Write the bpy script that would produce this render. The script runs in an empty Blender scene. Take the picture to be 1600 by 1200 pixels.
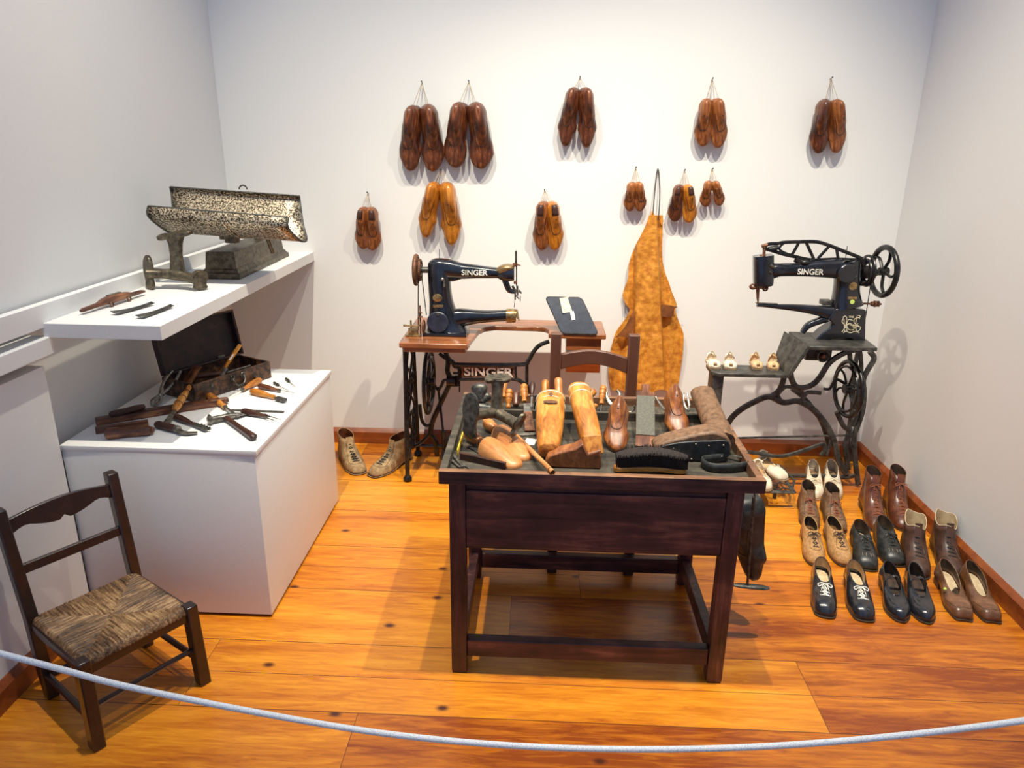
import bpy, bmesh, math, random
from mathutils import Vector as V, Matrix, noise
random.seed(7)
PI = math.pi
SC = bpy.context.scene
COL = SC.collection

# ------------------------------------------------------------------ camera
FOC = 1143.07                       # focal length in pixels of a 1600 px wide frame
PITCH, YAW, ROLL, EYE = 0.323087, -0.039897, 0.012847, 1.6
_fw = V((math.sin(YAW)*math.cos(PITCH), math.cos(YAW)*math.cos(PITCH), -math.sin(PITCH)))
_r = V((math.cos(YAW), -math.sin(YAW), 0)); _u = _r.cross(_fw)
RT = _r*math.cos(ROLL)+_u*math.sin(ROLL); UP = _u*math.cos(ROLL)-_r*math.sin(ROLL)
cam = bpy.data.cameras.new('camera'); cam_o = bpy.data.objects.new('camera', cam); COL.objects.link(cam_o)
cam.sensor_width = 36; cam.lens = FOC/1600*36; cam.clip_start = 0.02
m = Matrix((RT, UP, -_fw)).transposed().to_4x4(); m.translation = V((0, 0, EYE)); cam_o.matrix_world = m
SC.camera = cam_o

def G(x, y, z=0.0):                 # point of the level surface at height z
    d = (x-800)*RT+(600-y)*UP+FOC*_fw
    t = (z-EYE)/d.z
    return V((t*d.x, t*d.y, z))
def W(x, y, Y):                     # point of the vertical plane at depth Y
    d = (x-800)*RT+(600-y)*UP+FOC*_fw
    t = Y/d.y
    return V((t*d.x, Y, t*d.z+EYE))

# ------------------------------------------------------------------ light
SC.view_settings.view_transform = 'Standard'; SC.view_settings.look = 'None'
SC.view_settings.gamma = 1; SC.view_settings.use_curve_mapping = False
SC.view_settings.exposure = -0.10
wd = bpy.data.worlds.new('world'); SC.world = wd; wd.use_nodes = True
wd.node_tree.nodes['Background'].inputs[0].default_value = (0.42, 0.62, 1.0, 1)
wd.node_tree.nodes['Background'].inputs[1].default_value = .66
LZ, LAMP = 4.2, 1.0                  # height of the spotlight track above the bay
SPOTS = [(-0.85, 1.8, 500, (-.6, 3.1, 0)), (0.10, 1.8, 430, (.35, 3.1, .1)), (1.0, 1.85, 600, (.65, 3.05, 0))]
def spot_light(x, y, watts, target):
    l = bpy.data.lights.new('spot', 'SPOT'); l.energy = watts*LAMP; l.color = (1.0, 0.92, 0.74)
    l.spot_size = math.radians(70); l.spot_blend = 1.0; l.shadow_soft_size = 0.025
    o = bpy.data.objects.new('spot_lamp_light', l); COL.objects.link(o)
    p = V((x, y, LZ)); o.location = p
    o.rotation_euler = (V(target)-p).to_track_quat('-Z', 'Y').to_euler()
for s in SPOTS: spot_light(*s)

# ------------------------------------------------------------------ materials
def mat(name):
    m = bpy.data.materials.new(name); m.use_nodes = True
    return m, m.node_tree, m.node_tree.nodes['Principled BSDF']
def ramp(nt, fac, stops):
    r = nt.nodes.new('ShaderNodeValToRGB'); nt.links.new(fac, r.inputs[0])
    while len(r.color_ramp.elements) < len(stops): r.color_ramp.elements.new(0.5)
    for e, (p, c) in zip(r.color_ramp.elements, stops): e.position = p; e.color = (*c, 1)
    return r.outputs[0]
def coords(nt, scale=(1, 1, 1)):
    tc = nt.nodes.new('ShaderNodeTexCoord'); mp = nt.nodes.new('ShaderNodeMapping')
    mp.inputs['Scale'].default_value = scale; nt.links.new(tc.outputs['Object'], mp.inputs[0])
    return mp.outputs[0]
def noise_n(nt, co, scale, detail=4, rough=.55, dist=0):
    n = nt.nodes.new('ShaderNodeTexNoise'); nt.links.new(co, n.inputs['Vector'])
    n.inputs['Scale'].default_value = scale; n.inputs['Detail'].default_value = detail
    n.inputs['Roughness'].default_value = rough; n.inputs['Distortion'].default_value = dist
    return n.outputs['Fac']
def bump(nt, b, h, s=.3, d=.002):
    n = nt.nodes.new('ShaderNodeBump'); n.inputs['Strength'].default_value = s; n.inputs['Distance'].default_value = d
    nt.links.new(h, n.inputs['Height']); nt.links.new(n.outputs[0], b.inputs['Normal'])
def wood(name, dark, mid, light, axis='x', rough=.35, grain=60, stretch=.12, coat=.0, lo=.3, hi=.72, bs=.25):
    m, nt, b = mat(name)
    sc = {'x': (stretch, 1, 1), 'y': (1, stretch, 1), 'z': (1, 1, stretch)}[axis]
    co = coords(nt, sc)
    f = noise_n(nt, co, grain, 6, .62, .6); g = noise_n(nt, coords(nt), 9, 3)
    mx = nt.nodes.new('ShaderNodeMath'); mx.operation = 'MULTIPLY_ADD'; mx.inputs[1].default_value = .6
    nt.links.new(f, mx.inputs[0])
    sc2 = nt.nodes.new('ShaderNodeMath'); sc2.operation = 'MULTIPLY'; sc2.inputs[1].default_value = .4
    nt.links.new(g, sc2.inputs[0]); nt.links.new(sc2.outputs[0], mx.inputs[2])
    c = ramp(nt, mx.outputs[0], [(lo, dark), ((lo+hi)/2, mid), (hi, light)])
    nt.links.new(c, b.inputs['Base Color']); b.inputs['Roughness'].default_value = rough
    b.inputs['Coat Weight'].default_value = coat; b.inputs['Coat Roughness'].default_value = .2
    bump(nt, b, f, bs, .0015)
    return m
def mottled(name, dark, light, rough=.5, metallic=0., scale=40, lo=.35, hi=.65, bs=.2, rough2=None, coat=0, bd=.001, detail=6):
    m, nt, b = mat(name); co = coords(nt)
    f = noise_n(nt, co, scale, detail, .65)
    nt.links.new(ramp(nt, f, [(lo, dark), (hi, light)]), b.inputs['Base Color'])
    b.inputs['Metallic'].default_value = metallic; b.inputs['Roughness'].default_value = rough
    if rough2 is not None:
        mr = nt.nodes.new('ShaderNodeMapRange'); nt.links.new(f, mr.inputs[0]); mr.inputs[1].default_value = lo; mr.inputs[2].default_value = hi
        mr.inputs[3].default_value = rough; mr.inputs[4].default_value = rough2; nt.links.new(mr.outputs[0], b.inputs['Roughness'])
    b.inputs['Coat Weight'].default_value = coat
    if bs: bump(nt, b, f, bs, bd)
    return m
def floor_mat():
    m, nt, b = mat('pine_floor'); N = nt.nodes.new; L = nt.links.new
    tc = N('ShaderNodeTexCoord'); sp = N('ShaderNodeSeparateXYZ'); L(tc.outputs['Object'], sp.inputs[0])
    def M(op, a, bb=None, c=None):
        n = N('ShaderNodeMath'); n.operation = op
        for i, v in enumerate((a, bb, c)):
            if v is None: continue
            if isinstance(v, (int, float)): n.inputs[i].default_value = v
            else: L(v, n.inputs[i])
        return n.outputs[0]
    yy = M('DIVIDE', M('ADD', sp.outputs['Y'], -.184+3.04), .304); row = M('FLOOR', yy); fy = M('FRACT', yy)
    wn = N('ShaderNodeTexWhiteNoise'); wn.noise_dimensions = '1D'; L(row, wn.inputs['W'])
    xs = M('DIVIDE', M('ADD', sp.outputs['X'], M('MULTIPLY', wn.outputs['Value'], 9.0)), 1.9)
    colx = M('FLOOR', xs); fx = M('FRACT', xs)
    pid = M('ADD', M('MULTIPLY', row, 7.31), M('MULTIPLY', colx, 3.77))
    wn2 = N('ShaderNodeTexWhiteNoise'); wn2.noise_dimensions = '1D'; L(pid, wn2.inputs['W'])
    cb = N('ShaderNodeCombineXYZ')
    L(M('MULTIPLY', sp.outputs['X'], .11), cb.inputs[0]); L(sp.outputs['Y'], cb.inputs[1]); L(M('MULTIPLY', pid, .37), cb.inputs[2])
    g1 = noise_n(nt, cb.outputs[0], 60, 8, .65, .9); g2 = noise_n(nt, cb.outputs[0], 9, 3, .5, .8)
    g = M('ADD', M('MULTIPLY', g1, .55), M('MULTIPLY', g2, .45))
    cb2 = N('ShaderNodeCombineXYZ'); L(M('ADD', M('MULTIPLY', sp.outputs['X'], .6), M('MULTIPLY', pid, .13)), cb2.inputs[0]); L(sp.outputs['Y'], cb2.inputs[1]); L(M('MULTIPLY', pid, .21), cb2.inputs[2])
    vo = N('ShaderNodeTexVoronoi'); vo.feature = 'F1'; vo.voronoi_dimensions = '2D'; L(cb2.outputs[0], vo.inputs['Vector']); vo.inputs['Scale'].default_value = 3.1
    sc_ = N('ShaderNodeSeparateColor'); L(vo.outputs['Color'], sc_.inputs[0])
    knot = M('SUBTRACT', 1.0, M('MINIMUM', 1.0, M('MULTIPLY', vo.outputs['Distance'], 21.0)))
    knot = M('MULTIPLY', knot, M('GREATER_THAN', sc_.outputs[0], .5))
    base = M('ADD', M('MULTIPLY', g, .74), M('MULTIPLY', wn2.outputs['Value'], .17))
    c = ramp(nt, base, [(.32, (.24, .045, .003)), (.42, (.48, .135, .007)), (.52, (.66, .235, .013)), (.66, (.84, .38, .035))])
    mx = N('ShaderNodeMix'); mx.data_type = 'RGBA'; L(M('MINIMUM', 1.0, M('MULTIPLY', knot, 1.5)), mx.inputs[0]); L(c, mx.inputs[6]); mx.inputs[7].default_value = (.07, .012, .002, 1)
    half = M('MULTIPLY', M('LESS_THAN', M('ABSOLUTE', M('SUBTRACT', fy, .5)), .004), M('GREATER_THAN', wn.outputs['Value'], .55))
    gap = M('MAXIMUM', M('MAXIMUM', M('LESS_THAN', fy, .010), half), M('LESS_THAN', fx, .0010))
    mx2 = N('ShaderNodeMix'); mx2.data_type = 'RGBA'; L(M('MULTIPLY', gap, .85), mx2.inputs[0]); L(mx.outputs[2], mx2.inputs[6]); mx2.inputs[7].default_value = (.05, .01, .002, 1)
    L(mx2.outputs[2], b.inputs['Base Color'])
    b.inputs['Roughness'].default_value = .34; b.inputs['Coat Weight'].default_value = .25; b.inputs['Coat Roughness'].default_value = .22
    bump(nt, b, M('SUBTRACT', M('MULTIPLY', g, .3), gap), .25, .002)
    return m
FLOOR = floor_mat()
WALL = mottled('white_wall_paint', (.77, .765, .75), (.80, .795, .78), .75, 0, 220, bs=.05)
WHITE = mottled('white_display_paint', (.76, .755, .74), (.79, .785, .77), .55, 0, 120, bs=.08)
BASEB = wood('varnished_skirting_wood', (.13, .028, .008), (.26, .062, .014), (.36, .10, .02), 'x', .35, 26, coat=.3)
BENCH = wood('stained_bench_wood', (.008, .003, .006), (.075, .024, .025), (.26, .10, .07), 'x', .42, 34, .10, lo=.36, hi=.70)
BENCHY = wood('stained_bench_wood_side', (.008, .003, .006), (.075, .024, .025), (.26, .10, .07), 'z', .42, 34, .10, lo=.36, hi=.70)
RIMW = wood('worn_bench_rim', (.05, .02, .012), (.19, .085, .04), (.42, .21, .10), 'x', .55, 40, .2)
TRAYW = wood('dusty_tray_boards', (.012, .010, .007), (.055, .045, .032), (.15, .125, .095), 'x', .7, 30, .15, lo=.36, hi=.68)
CHAIRD = wood('dark_polished_chair_wood', (.008, .003, .002), (.024, .009, .006), (.055, .020, .011), 'x', .28, 30, coat=.4, bs=.08)
CHAIRB = wood('brown_painted_chair_wood', (.085, .032, .020), (.12, .046, .028), (.16, .068, .042), 'z', .38, 20, bs=.05)
LASTS = [wood('dark_last_wood', (.012, .003, .002), (.11, .028, .010), (.36, .12, .038), 'y', .38, 60, .10, coat=.18, lo=.38, hi=.66),
         wood('amber_last_wood', (.08, .018, .003), (.46, .15, .012), (.72, .31, .04), 'y', .3, 55, .10, coat=.35, lo=.36, hi=.66),
         wood('chestnut_last_wood', (.025, .006, .003), (.24, .07, .016), (.54, .21, .055), 'y', .42, 60, .10, coat=.12, lo=.36, hi=.66)]
ORANGEW = wood('pale_beech_wood', (.15, .045, .012), (.50, .19, .055), (.72, .34, .13), 'x', .36, 45, .15, lo=.28, hi=.68)
YELLOWW = wood('yellow_worn_wood', (.12, .034, .006), (.46, .16, .022), (.70, .33, .07), 'x', .42, 50, .25, lo=.34, hi=.64)
BROWNW = wood('brown_tool_wood', (.022, .007, .004), (.13, .042, .018), (.36, .15, .06), 'x', .38, 60, .15, lo=.36, hi=.68)
DARKW = wood('dark_tool_wood', (.014, .006, .005), (.052, .018, .012), (.13, .045, .024), 'x', .4, 55, .15)
TABLEW = wood('varnished_table_wood', (.11, .032, .010), (.27, .088, .028), (.44, .17, .06), 'x', .3, 40, .1, coat=.4)
TOOLBOXM = mottled('scuffed_toolbox_board', (.018, .007, .005), (.20, .085, .035), .5, 0, 34, .45, .72, bs=.25)
TOOLBOXIN = mottled('dark_box_lining', (.008, .004, .006), (.055, .018, .016), .55, 0, 22, .4, .75, bs=.2)
IRON = mottled('cast_iron', (.05, .042, .030), (.21, .17, .115), .42, .65, 50, .35, .7, bs=.3)
STEEL = mottled('worn_steel', (.10, .09, .075), (.38, .355, .31), .38, .85, 60, .35, .65, bs=.12)
STEELD = mottled('dull_dark_steel', (.035, .035, .033), (.15, .145, .13), .45, .7, 60, .35, .65, bs=.2)
SCALEM = mottled('pitted_scale_tinplate', (.045, .032, .02), (.62, .52, .38), .38, .7, 160, .46, .56, bs=.35, detail=3)
BRASS = mottled('tarnished_brass', (.10, .055, .02), (.52, .36, .17), .38, .85, 60, .3, .65, bs=.2)
JAPAN = mottled('black_machine_enamel', (.004, .0045, .007), (.014, .016, .025), .2, 0, 18, .4, .75, bs=.03, coat=.6)
BLKIRON = mottled('black_painted_iron', (.005, .005, .006), (.035, .032, .030), .34, .2, 45, .42, .75, bs=.2)
GREYIRON = mottled('greyed_stand_iron', (.022, .021, .020), (.13, .125, .11), .42, .3, 30, .35, .75, bs=.2)
def leather(name, a, b, rough=.4, scale=30, bs=.35, coat=0, lo=.35, hi=.7): return mottled(name, a, b, rough, 0, scale, lo, hi, bs, coat=coat)
BLKLEA = leather('black_shoe_leather', (.006, .006, .008), (.028, .028, .036), .22, 30, .2, coat=.5)
BLKLEA2 = leather('matt_black_leather', (.010, .011, .012), (.045, .046, .045), .38, 40, .3)
REDLEA = leather('red_brown_leather', (.055, .014, .007), (.20, .060, .026), .33, 26, .35, coat=.2)
TAUPE = leather('taupe_leather', (.10, .050, .024), (.27, .145, .075), .55, 60, .4)
TANLEA = leather('tan_suede', (.30, .145, .048), (.55, .31, .12), .7, 90, .35)
WHTLEA = leather('cream_white_leather', (.60, .50, .36), (.84, .76, .62), .42, 24, .3)
PALETAN = leather('pale_tan_leather', (.50, .30, .14), (.72, .48, .26), .5, 24, .3)
DKBLEA = leather('dark_brown_leather', (.030, .013, .009), (.11, .050, .032), .42, 26, .35)
BRNLEA = leather('brown_patinated_leather', (.085, .034, .016), (.25, .115, .055), .3, 22, .2, coat=.3)
SUEDE = leather('khaki_suede', (.15, .085, .035), (.44, .29, .14), .75, 42, .5, lo=.3, hi=.65)
LINING = leather('cream_lining', (.50, .36, .20), (.74, .60, .40), .6, 30, .1)
LINDK = leather('dark_lining', (.020, .012, .009), (.10, .055, .035), .6, 30, .1)
SOLEM = leather('dark_sole_edge', (.020, .012, .008), (.085, .05, .03), .5, 40, .1)
SOLEL = leather('pale_welt', (.18, .11, .06), (.42, .29, .17), .6, 50, .2)
LACEB = leather('black_lace', (.012, .012, .012), (.03, .03, .03), .6, 60, 0)
LACEW = leather('cream_lace', (.55, .46, .32), (.75, .66, .5), .7, 60, 0)
LACER = leather('rust_lace', (.16, .045, .02), (.34, .11, .05), .6, 60, 0)
APRONM = mottled('tan_apron_leather', (.42, .135, .010), (.74, .32, .035), .62, 0, 30, .34, .66, bs=.8, bd=.005, detail=12)
APRONB = mottled('apron_reverse_leather', (.12, .035, .008), (.30, .10, .02), .6, 0, 14, bs=.4, bd=.003)
RUSH = wood('woven_rush', (.016, .007, .003), (.17, .085, .034), (.50, .31, .15), 'x', .55, 150, .06, bs=.6, lo=.36, hi=.64)
RUSHY = wood('woven_rush_sideways', (.016, .007, .003), (.17, .085, .034), (.50, .31, .15), 'y', .55, 150, .06, bs=.6, lo=.36, hi=.64)
PLAQUE = mottled('worn_plaque_letters', (.50, .40, .34), (.78, .68, .60), .5, 0, 60, bs=.1)
PAPER = mottled('aged_paper', (.58, .50, .34), (.80, .74, .58), .8, 0, 60, bs=.05)
WPAPER = mottled('white_card', (.78, .76, .72), (.84, .82, .78), .8, 0, 60, bs=0)
YEL = mottled('yellow_paint', (.70, .42, .02), (.90, .62, .05), .45, 0, 40, bs=.05)
SLATE = mottled('dark_slate', (.012, .016, .03), (.028, .034, .058), .38, 0, 30, bs=.1)
GOLD = mottled('gold_lettering', (.55, .45, .25), (.82, .76, .58), .5, 0, 80, bs=0)
SILVER = mottled('pale_lettering', (.68, .66, .58), (.86, .85, .78), .5, 0, 80, bs=0)
TWINE = mottled('flax_twine', (.30, .20, .10), (.52, .40, .26), .8, 0, 200, bs=.1)
WIRE = mottled('black_wire', (.01, .01, .01), (.04, .035, .03), .4, .5, 60, bs=0)
ROPEM = mottled('white_braided_rope', (.70, .71, .73), (.90, .905, .91), .6, 0, 330, .40, .52, bs=.5, detail=1)
BRISTLE = mottled('dark_bristles', (.004, .003, .003), (.045, .022, .018), .7, 0, 420, .4, .7, bs=1.0, bd=.003, detail=2)
GREENB = mottled('lime_sticker', (.55, .70, .12), (.62, .78, .18), .5, 0, 40, bs=0)
RUST = mottled('rusty_iron', (.06, .022, .010), (.24, .10, .05), .55, .3, 60, bs=.3)
FOOTW = wood('brown_boot_form_foot', (.06, .018, .006), (.24, .075, .022), (.48, .19, .06), 'x', .42, 50, .2)
RUSTD = mottled('dark_rust', (.012, .006, .004), (.06, .028, .015), .6, .3, 60, bs=.3)
STROP = mottled('grey_strop_face', (.075, .072, .055), (.13, .125, .10), .75, 0, 140, bs=.2)
DBLUE = mottled('dark_glass', (.015, .03, .05), (.03, .06, .09), .1, 0, 10, bs=0)
REDW = wood('red_varnished_drawer', (.13, .02, .004), (.24, .045, .008), (.32, .07, .014), 'x', .3, 40, .1, coat=.3)

# ------------------------------------------------------------------ mesh helpers
class MB:
    def __init__(s): s.bm = bmesh.new()
    def grid(s, rings, caps=True, closed=True, loop=False):
        vs = [[s.bm.verts.new(p) for p in r] for r in rings]
        n = len(rings[0]); k = len(rings)
        for i in range(k if loop else k-1):
            a, b = vs[i], vs[(i+1) % k]
            for j in range(n if closed else n-1):
                try: s.bm.faces.new((a[j], a[(j+1) % n], b[(j+1) % n], b[j]))
                except ValueError: pass
        if caps and closed and not loop:
            s.bm.faces.new(vs[0][::-1]); s.bm.faces.new(vs[-1])
        return s
    def box(s, c, d, M=None, bev=0.0):
        t = bmesh.new(); bmesh.ops.create_cube(t, size=1)
        for v in t.verts: v.co = V((v.co.x*d[0], v.co.y*d[1], v.co.z*d[2]))
        if bev > 0: bmesh.ops.bevel(t, geom=t.edges[:], offset=bev, segments=2, affect='EDGES', profile=.6)
        for v in t.verts: v.co = (M @ v.co if M else v.co) + V(c)
        return s.add(t)
    def add(s, t):
        me = bpy.data.meshes.new('tmp'); t.to_mesh(me); t.free(); s.bm.from_mesh(me); bpy.data.meshes.remove(me); return s
    def sweep(s, pts, rad, n=10, up=None, e=2.0, cap=True, loop=False):
        pts = [V(p) for p in pts]; k = len(pts)
        if not isinstance(rad, (list,)): rad = [rad]*k
        rings = []; pu = None
        for i in range(k):
            if loop: t = pts[(i+1) % k]-pts[i-1]
            else: t = pts[min(i+1, k-1)]-pts[max(i-1, 0)]
            if t.length < 1e-9: t = V((0, 0, 1))
            t.normalize()
            if up is not None: u0 = V(up)
            elif pu is not None: u0 = pu
            else: u0 = V((0, 0, 1)) if abs(t.z) < .9 else V((0, 1, 0))
            sd = t.cross(u0)
            if sd.length < 1e-5: sd = t.orthogonal()
            sd.normalize(); u = sd.cross(t).normalized(); pu = u
            a, b = (rad[i] if isinstance(rad[i], (tuple, list)) else (rad[i], rad[i]))
            r = []
            for j in range(n):
                an = 2*PI*j/n; ca, sa = math.cos(an), math.sin(an)
                if e != 2: ca = math.copysign(abs(ca)**(2/e), ca); sa = math.copysign(abs(sa)**(2/e), sa)
                r.append(pts[i]+sd*(a*ca)+u*(b*sa))
            rings.append(r)
        return s.grid(rings, cap, True, loop)
    def lathe(s, prof, M=None, n=16, cap=True):      # profile (x along the axis, radius)
        rings = []
        for x, r in prof:
            q = [V((x, r*math.cos(2*PI*j/n), r*math.sin(2*PI*j/n))) for j in range(n)]
            rings.append([M @ p for p in q] if M else q)
        return s.grid(rings, cap)
    def torus(s, c, R, r, axis='x', n=28, k=8, a0=0, a1=2*PI, M=None):
        full = abs(a1-a0-2*PI) < 1e-6; pts = []
        for i in range(n if full else n+1):
            a = a0+(a1-a0)*i/n; x, y = math.cos(a)*R, math.sin(a)*R
            p = {'x': V((0, x, y)), 'y': V((x, 0, y)), 'z': V((x, y, 0))}[axis]
            if M: p = M @ p
            pts.append(V(c)+p)
        nrm = {'x': V((1, 0, 0)), 'y': V((0, 1, 0)), 'z': V((0, 0, 1))}[axis]
        if M: nrm = M @ nrm
        return s.sweep(pts, r, k, up=nrm, loop=full, cap=not full)
    def prism(s, poly, depth, M):                    # 2D outline extruded along local z, centred
        a = [s.bm.verts.new(M @ V((x, y, -depth/2))) for x, y in poly]; b = [s.bm.verts.new(M @ V((x, y, depth/2))) for x, y in poly]
        s.bm.faces.new(a[::-1]); s.bm.faces.new(b)
        for i in range(len(a)): j = (i+1) % len(a); s.bm.faces.new((a[i], a[j], b[j], b[i]))
        return s
    def sphere(s, c, r, M=None, n=14):
        t = bmesh.new(); bmesh.ops.create_uvsphere(t, u_segments=n, v_segments=max(6, n//2), radius=1)
        r = (r, r, r) if isinstance(r, (int, float)) else r
        for v in t.verts:
            q = V((v.co.x*r[0], v.co.y*r[1], v.co.z*r[2])); v.co = (M @ q if M else q)+V(c)
        return s.add(t)
def cr(P, k=6, closed=False):                       # Catmull-Rom refinement of tuples
    n = len(P); out = []
    for i in range(n if closed else n-1):
        p0, p1, p2, p3 = [P[(i+d) % n] if closed else P[min(max(i+d, 0), n-1)] for d in (-1, 0, 1, 2)]
        for j in range(k):
            t = j/k
            out.append(tuple(.5*((2*b)+(-a+c)*t+(2*a-5*b+4*c-d)*t*t+(-a+3*b-3*c+d)*t**3) for a, b, c, d in zip(p0, p1, p2, p3)))
    if not closed: out.append(tuple(P[-1]))
    return out
def wmat(o):
    M = o.matrix_basis.copy(); p = o.parent
    while p: M = p.matrix_basis @ M; p = p.parent
    return M
def obj(name, mb, mt, parent=None, label=None, world=False, smooth=40, bevel=0, sub=0, solid=0, flip=False):
    me = bpy.data.meshes.new(name); bm = mb.bm
    bmesh.ops.recalc_face_normals(bm, faces=bm.faces[:])
    if flip: bmesh.ops.reverse_faces(bm, faces=bm.faces[:])
    bm.to_mesh(me); bm.free(); me.materials.append(mt)
    if world and parent: me.transform(wmat(parent).inverted())
    o = bpy.data.objects.new(name, me); COL.objects.link(o)
    if parent: o.parent = parent
    if label: o['label'] = label
    for p in me.polygons: p.use_smooth = smooth > 0
    if smooth: me.set_sharp_from_angle(angle=math.radians(smooth))
    if bevel:
        b = o.modifiers.new('bevel', 'BEVEL'); b.width = bevel; b.segments = 2; b.limit_method = 'ANGLE'; b.angle_limit = math.radians(40); b.harden_normals = False
    if solid:
        b = o.modifiers.new('solid', 'SOLIDIFY'); b.thickness = solid; b.offset = 0
    if sub:
        b = o.modifiers.new('sub', 'SUBSURF'); b.levels = sub; b.render_levels = sub
    return o
def tag(o, label, cat, group=None):
    o['label'] = label; o['category'] = cat
    if group: o['group'] = group
    return o
def thing(name, label, cat, loc=(0, 0, 0), rot=None, group=None):
    o = bpy.data.objects.new(name, None); COL.objects.link(o); o.empty_display_size = .02
    M = rot.to_4x4() if rot else Matrix.Identity(4); M.translation = V(loc); o.matrix_basis = M
    return tag(o, label, cat, group)
def place(o, loc, rot=None):
    M = rot.to_4x4() if rot else Matrix.Identity(4); M.translation = V(loc); o.matrix_basis = M; return o
def struct(name, mb, mt, **k): o = obj(name, mb, mt, **k); o['kind'] = 'structure'; return o
def RZ(a): return Matrix.Rotation(a, 3, 'Z')
def RX(a): return Matrix.Rotation(a, 3, 'X')
def RY(a): return Matrix.Rotation(a, 3, 'Y')
def frame(P0, P1, up=(0, 0, 1)):                    # local x from P0 to P1
    x = (V(P1)-V(P0)).normalized(); y = V(up).cross(x)
    if y.length < 1e-4: y = x.orthogonal()
    y.normalize(); z = x.cross(y)
    return Matrix((x, y, z)).transposed()
def text_mb(mb, s, size, M, thick=.001, bold=0.0, width=1.0):
    cu = bpy.data.curves.new('t', 'FONT'); cu.body = s; cu.size = size; cu.extrude = thick; cu.offset = bold; cu.align_x = 'CENTER'; cu.align_y = 'CENTER'
    o = bpy.data.objects.new('t', cu); me = bpy.data.meshes.new_from_object(o)
    t = bmesh.new(); t.from_mesh(me)
    for v in t.verts: v.co = M @ V((v.co.x*width, v.co.y, v.co.z))
    mb.add(t); bpy.data.objects.remove(o); bpy.data.curves.remove(cu); bpy.data.meshes.remove(me)
FRONT = Matrix(((1, 0, 0), (0, 0, -1), (0, 1, 0)))  # local xy plane turned to face the viewer (x right, y up)
def at(loc, R=FRONT, s=1): return Matrix.Translation(V(loc)) @ R.to_4x4() @ Matrix.Scale(s, 4)
# ------------------------------------------------------------------ the setting
XL, XR, YB = -1.55, 1.725, 3.70; CEIL = 3.5
mb = MB().box((0.1, 1.2, -.03), (4.4, 5.6, .06)); struct('floor', mb, FLOOR, smooth=0)
mb = MB().box((.09, YB+.06, CEIL/2), (3.6, .12, CEIL)); struct('wall_back', mb, WALL, smooth=0)
mb = MB().box((XL-.09, 1.3, 1.07+(CEIL-1.07)/2), (.12, 4.9, CEIL-1.07))       # upper wall, set back from the wainscot
mb.box((XL-.13, 1.3, .535), (.12, 4.9, 1.07))
mb.box((XL-.045, .31, .455), (.09, 3.62, .91)); mb.box((XL-.0, 1.3, 1.065), (.03, 4.8, .07))
struct('wall_left', mb, WALL, smooth=0)
mb = MB().box((XL-.02, .32, .972), (.09, 3.66, .056)); struct('trim_1', mb, WHITE, smooth=0, bevel=.003)
# right wall with a window opening near the viewer
mb = MB().box((XR+.06, 3.17, CEIL/2), (.12, 1.2, CEIL)); mb.box((XR+.06, .76, .485), (.12, 3.62, .97))
mb.box((XR+.06, .76, 2.8), (.12, 3.62, 1.4)); mb.box((XR+.06, .2, 1.535), (.12, 2.5, 1.13))
mb2 = mb; mb2.box((XR+.13, 2.0, 1.5), (.02, 1.4, 1.2)); struct('wall_right', mb2, WALL, smooth=0)
mb = MB().box((XR+.115, 2.02, 1.53), (.012, .95, .95)); w = struct('window_1', mb, DBLUE)
mb = MB()
for z in (1.0, 2.06): mb.box((XR+.10, 2.01, z), (.03, 1.1, .05))
for y in (2.53, 1.49): mb.box((XR+.10, y, 1.53), (.03, .05, 1.06))
obj('window_frame', mb, WHITE, w, bevel=.003)
def skirting(name, a, b, nrm):
    a, b, nrm = V(a), V(b), V(nrm); h = .085
    prof = [(0, 0), (.020, 0), (.020, h*.78), (.012, h*.9), (.004, h), (0, h)]
    mb = MB(); mb.grid([[p+nrm*u+V((0, 0, v)) for u, v in prof] for p in (a, b)])
    struct(name, mb, BASEB, smooth=20)
skirting('baseboard_back', (XL, YB, 0), (XR, YB, 0), (0, -1, 0))
skirting('baseboard_right', (XR, YB, 0), (XR, -.5, 0), (-1, 0, 0))
skirting('baseboard_left', (XL, -.5, 0), (XL, 2.12, 0), (1, 0, 0))

# ------------------------------------------------------------------ left display furniture
PB = (G(400, 703, .636)+G(427, 966, 0))/2; PX = -.909; PY0, PY1, PZ = 2.132, 3.0, .636
t = thing('display_plinth', 'white painted box plinth under the wall shelf', 'plinth', (-1.2, 2.56, 0))
mb = MB().box((-1.235, (PY0+PY1)/2, .315), (.64, PY1-PY0, .606), bev=.002); obj('body', mb, WHITE, t, world=True)
mb = MB().box((-1.233, (PY0+PY1)/2, PZ-.009), (.65, PY1-PY0+.006, .018), bev=.002); obj('top_panel', mb, WHITE, t, world=True)
mb = MB().box((-1.235, (PY0+PY1)/2, .006), (.625, PY1-PY0-.02, .012)); obj('base', mb, DARKW, t, world=True)
SZ = 1.043
mb = MB().box((-1.355, (2.135+YB)/2, SZ-.023), (.375, YB-2.135, .046), bev=.002)
tag(obj('wall_shelf', mb, WHITE, smooth=0), 'thick white shelf on the left wall above the white plinth', 'shelf')
def card(px, py, z, w, h, yaw, label, m=WPAPER):
    o = obj('label_card', MB().box((0, 0, .0008), (w, h, .0016)), m); place(o, G(px, py, z)+V((0, 0, .0002)), RZ(yaw)); return tag(o, label, 'card')
card(437, 405, SZ, .05, .13, -.1, 'small white card on the shelf beside the scale base')

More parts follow.
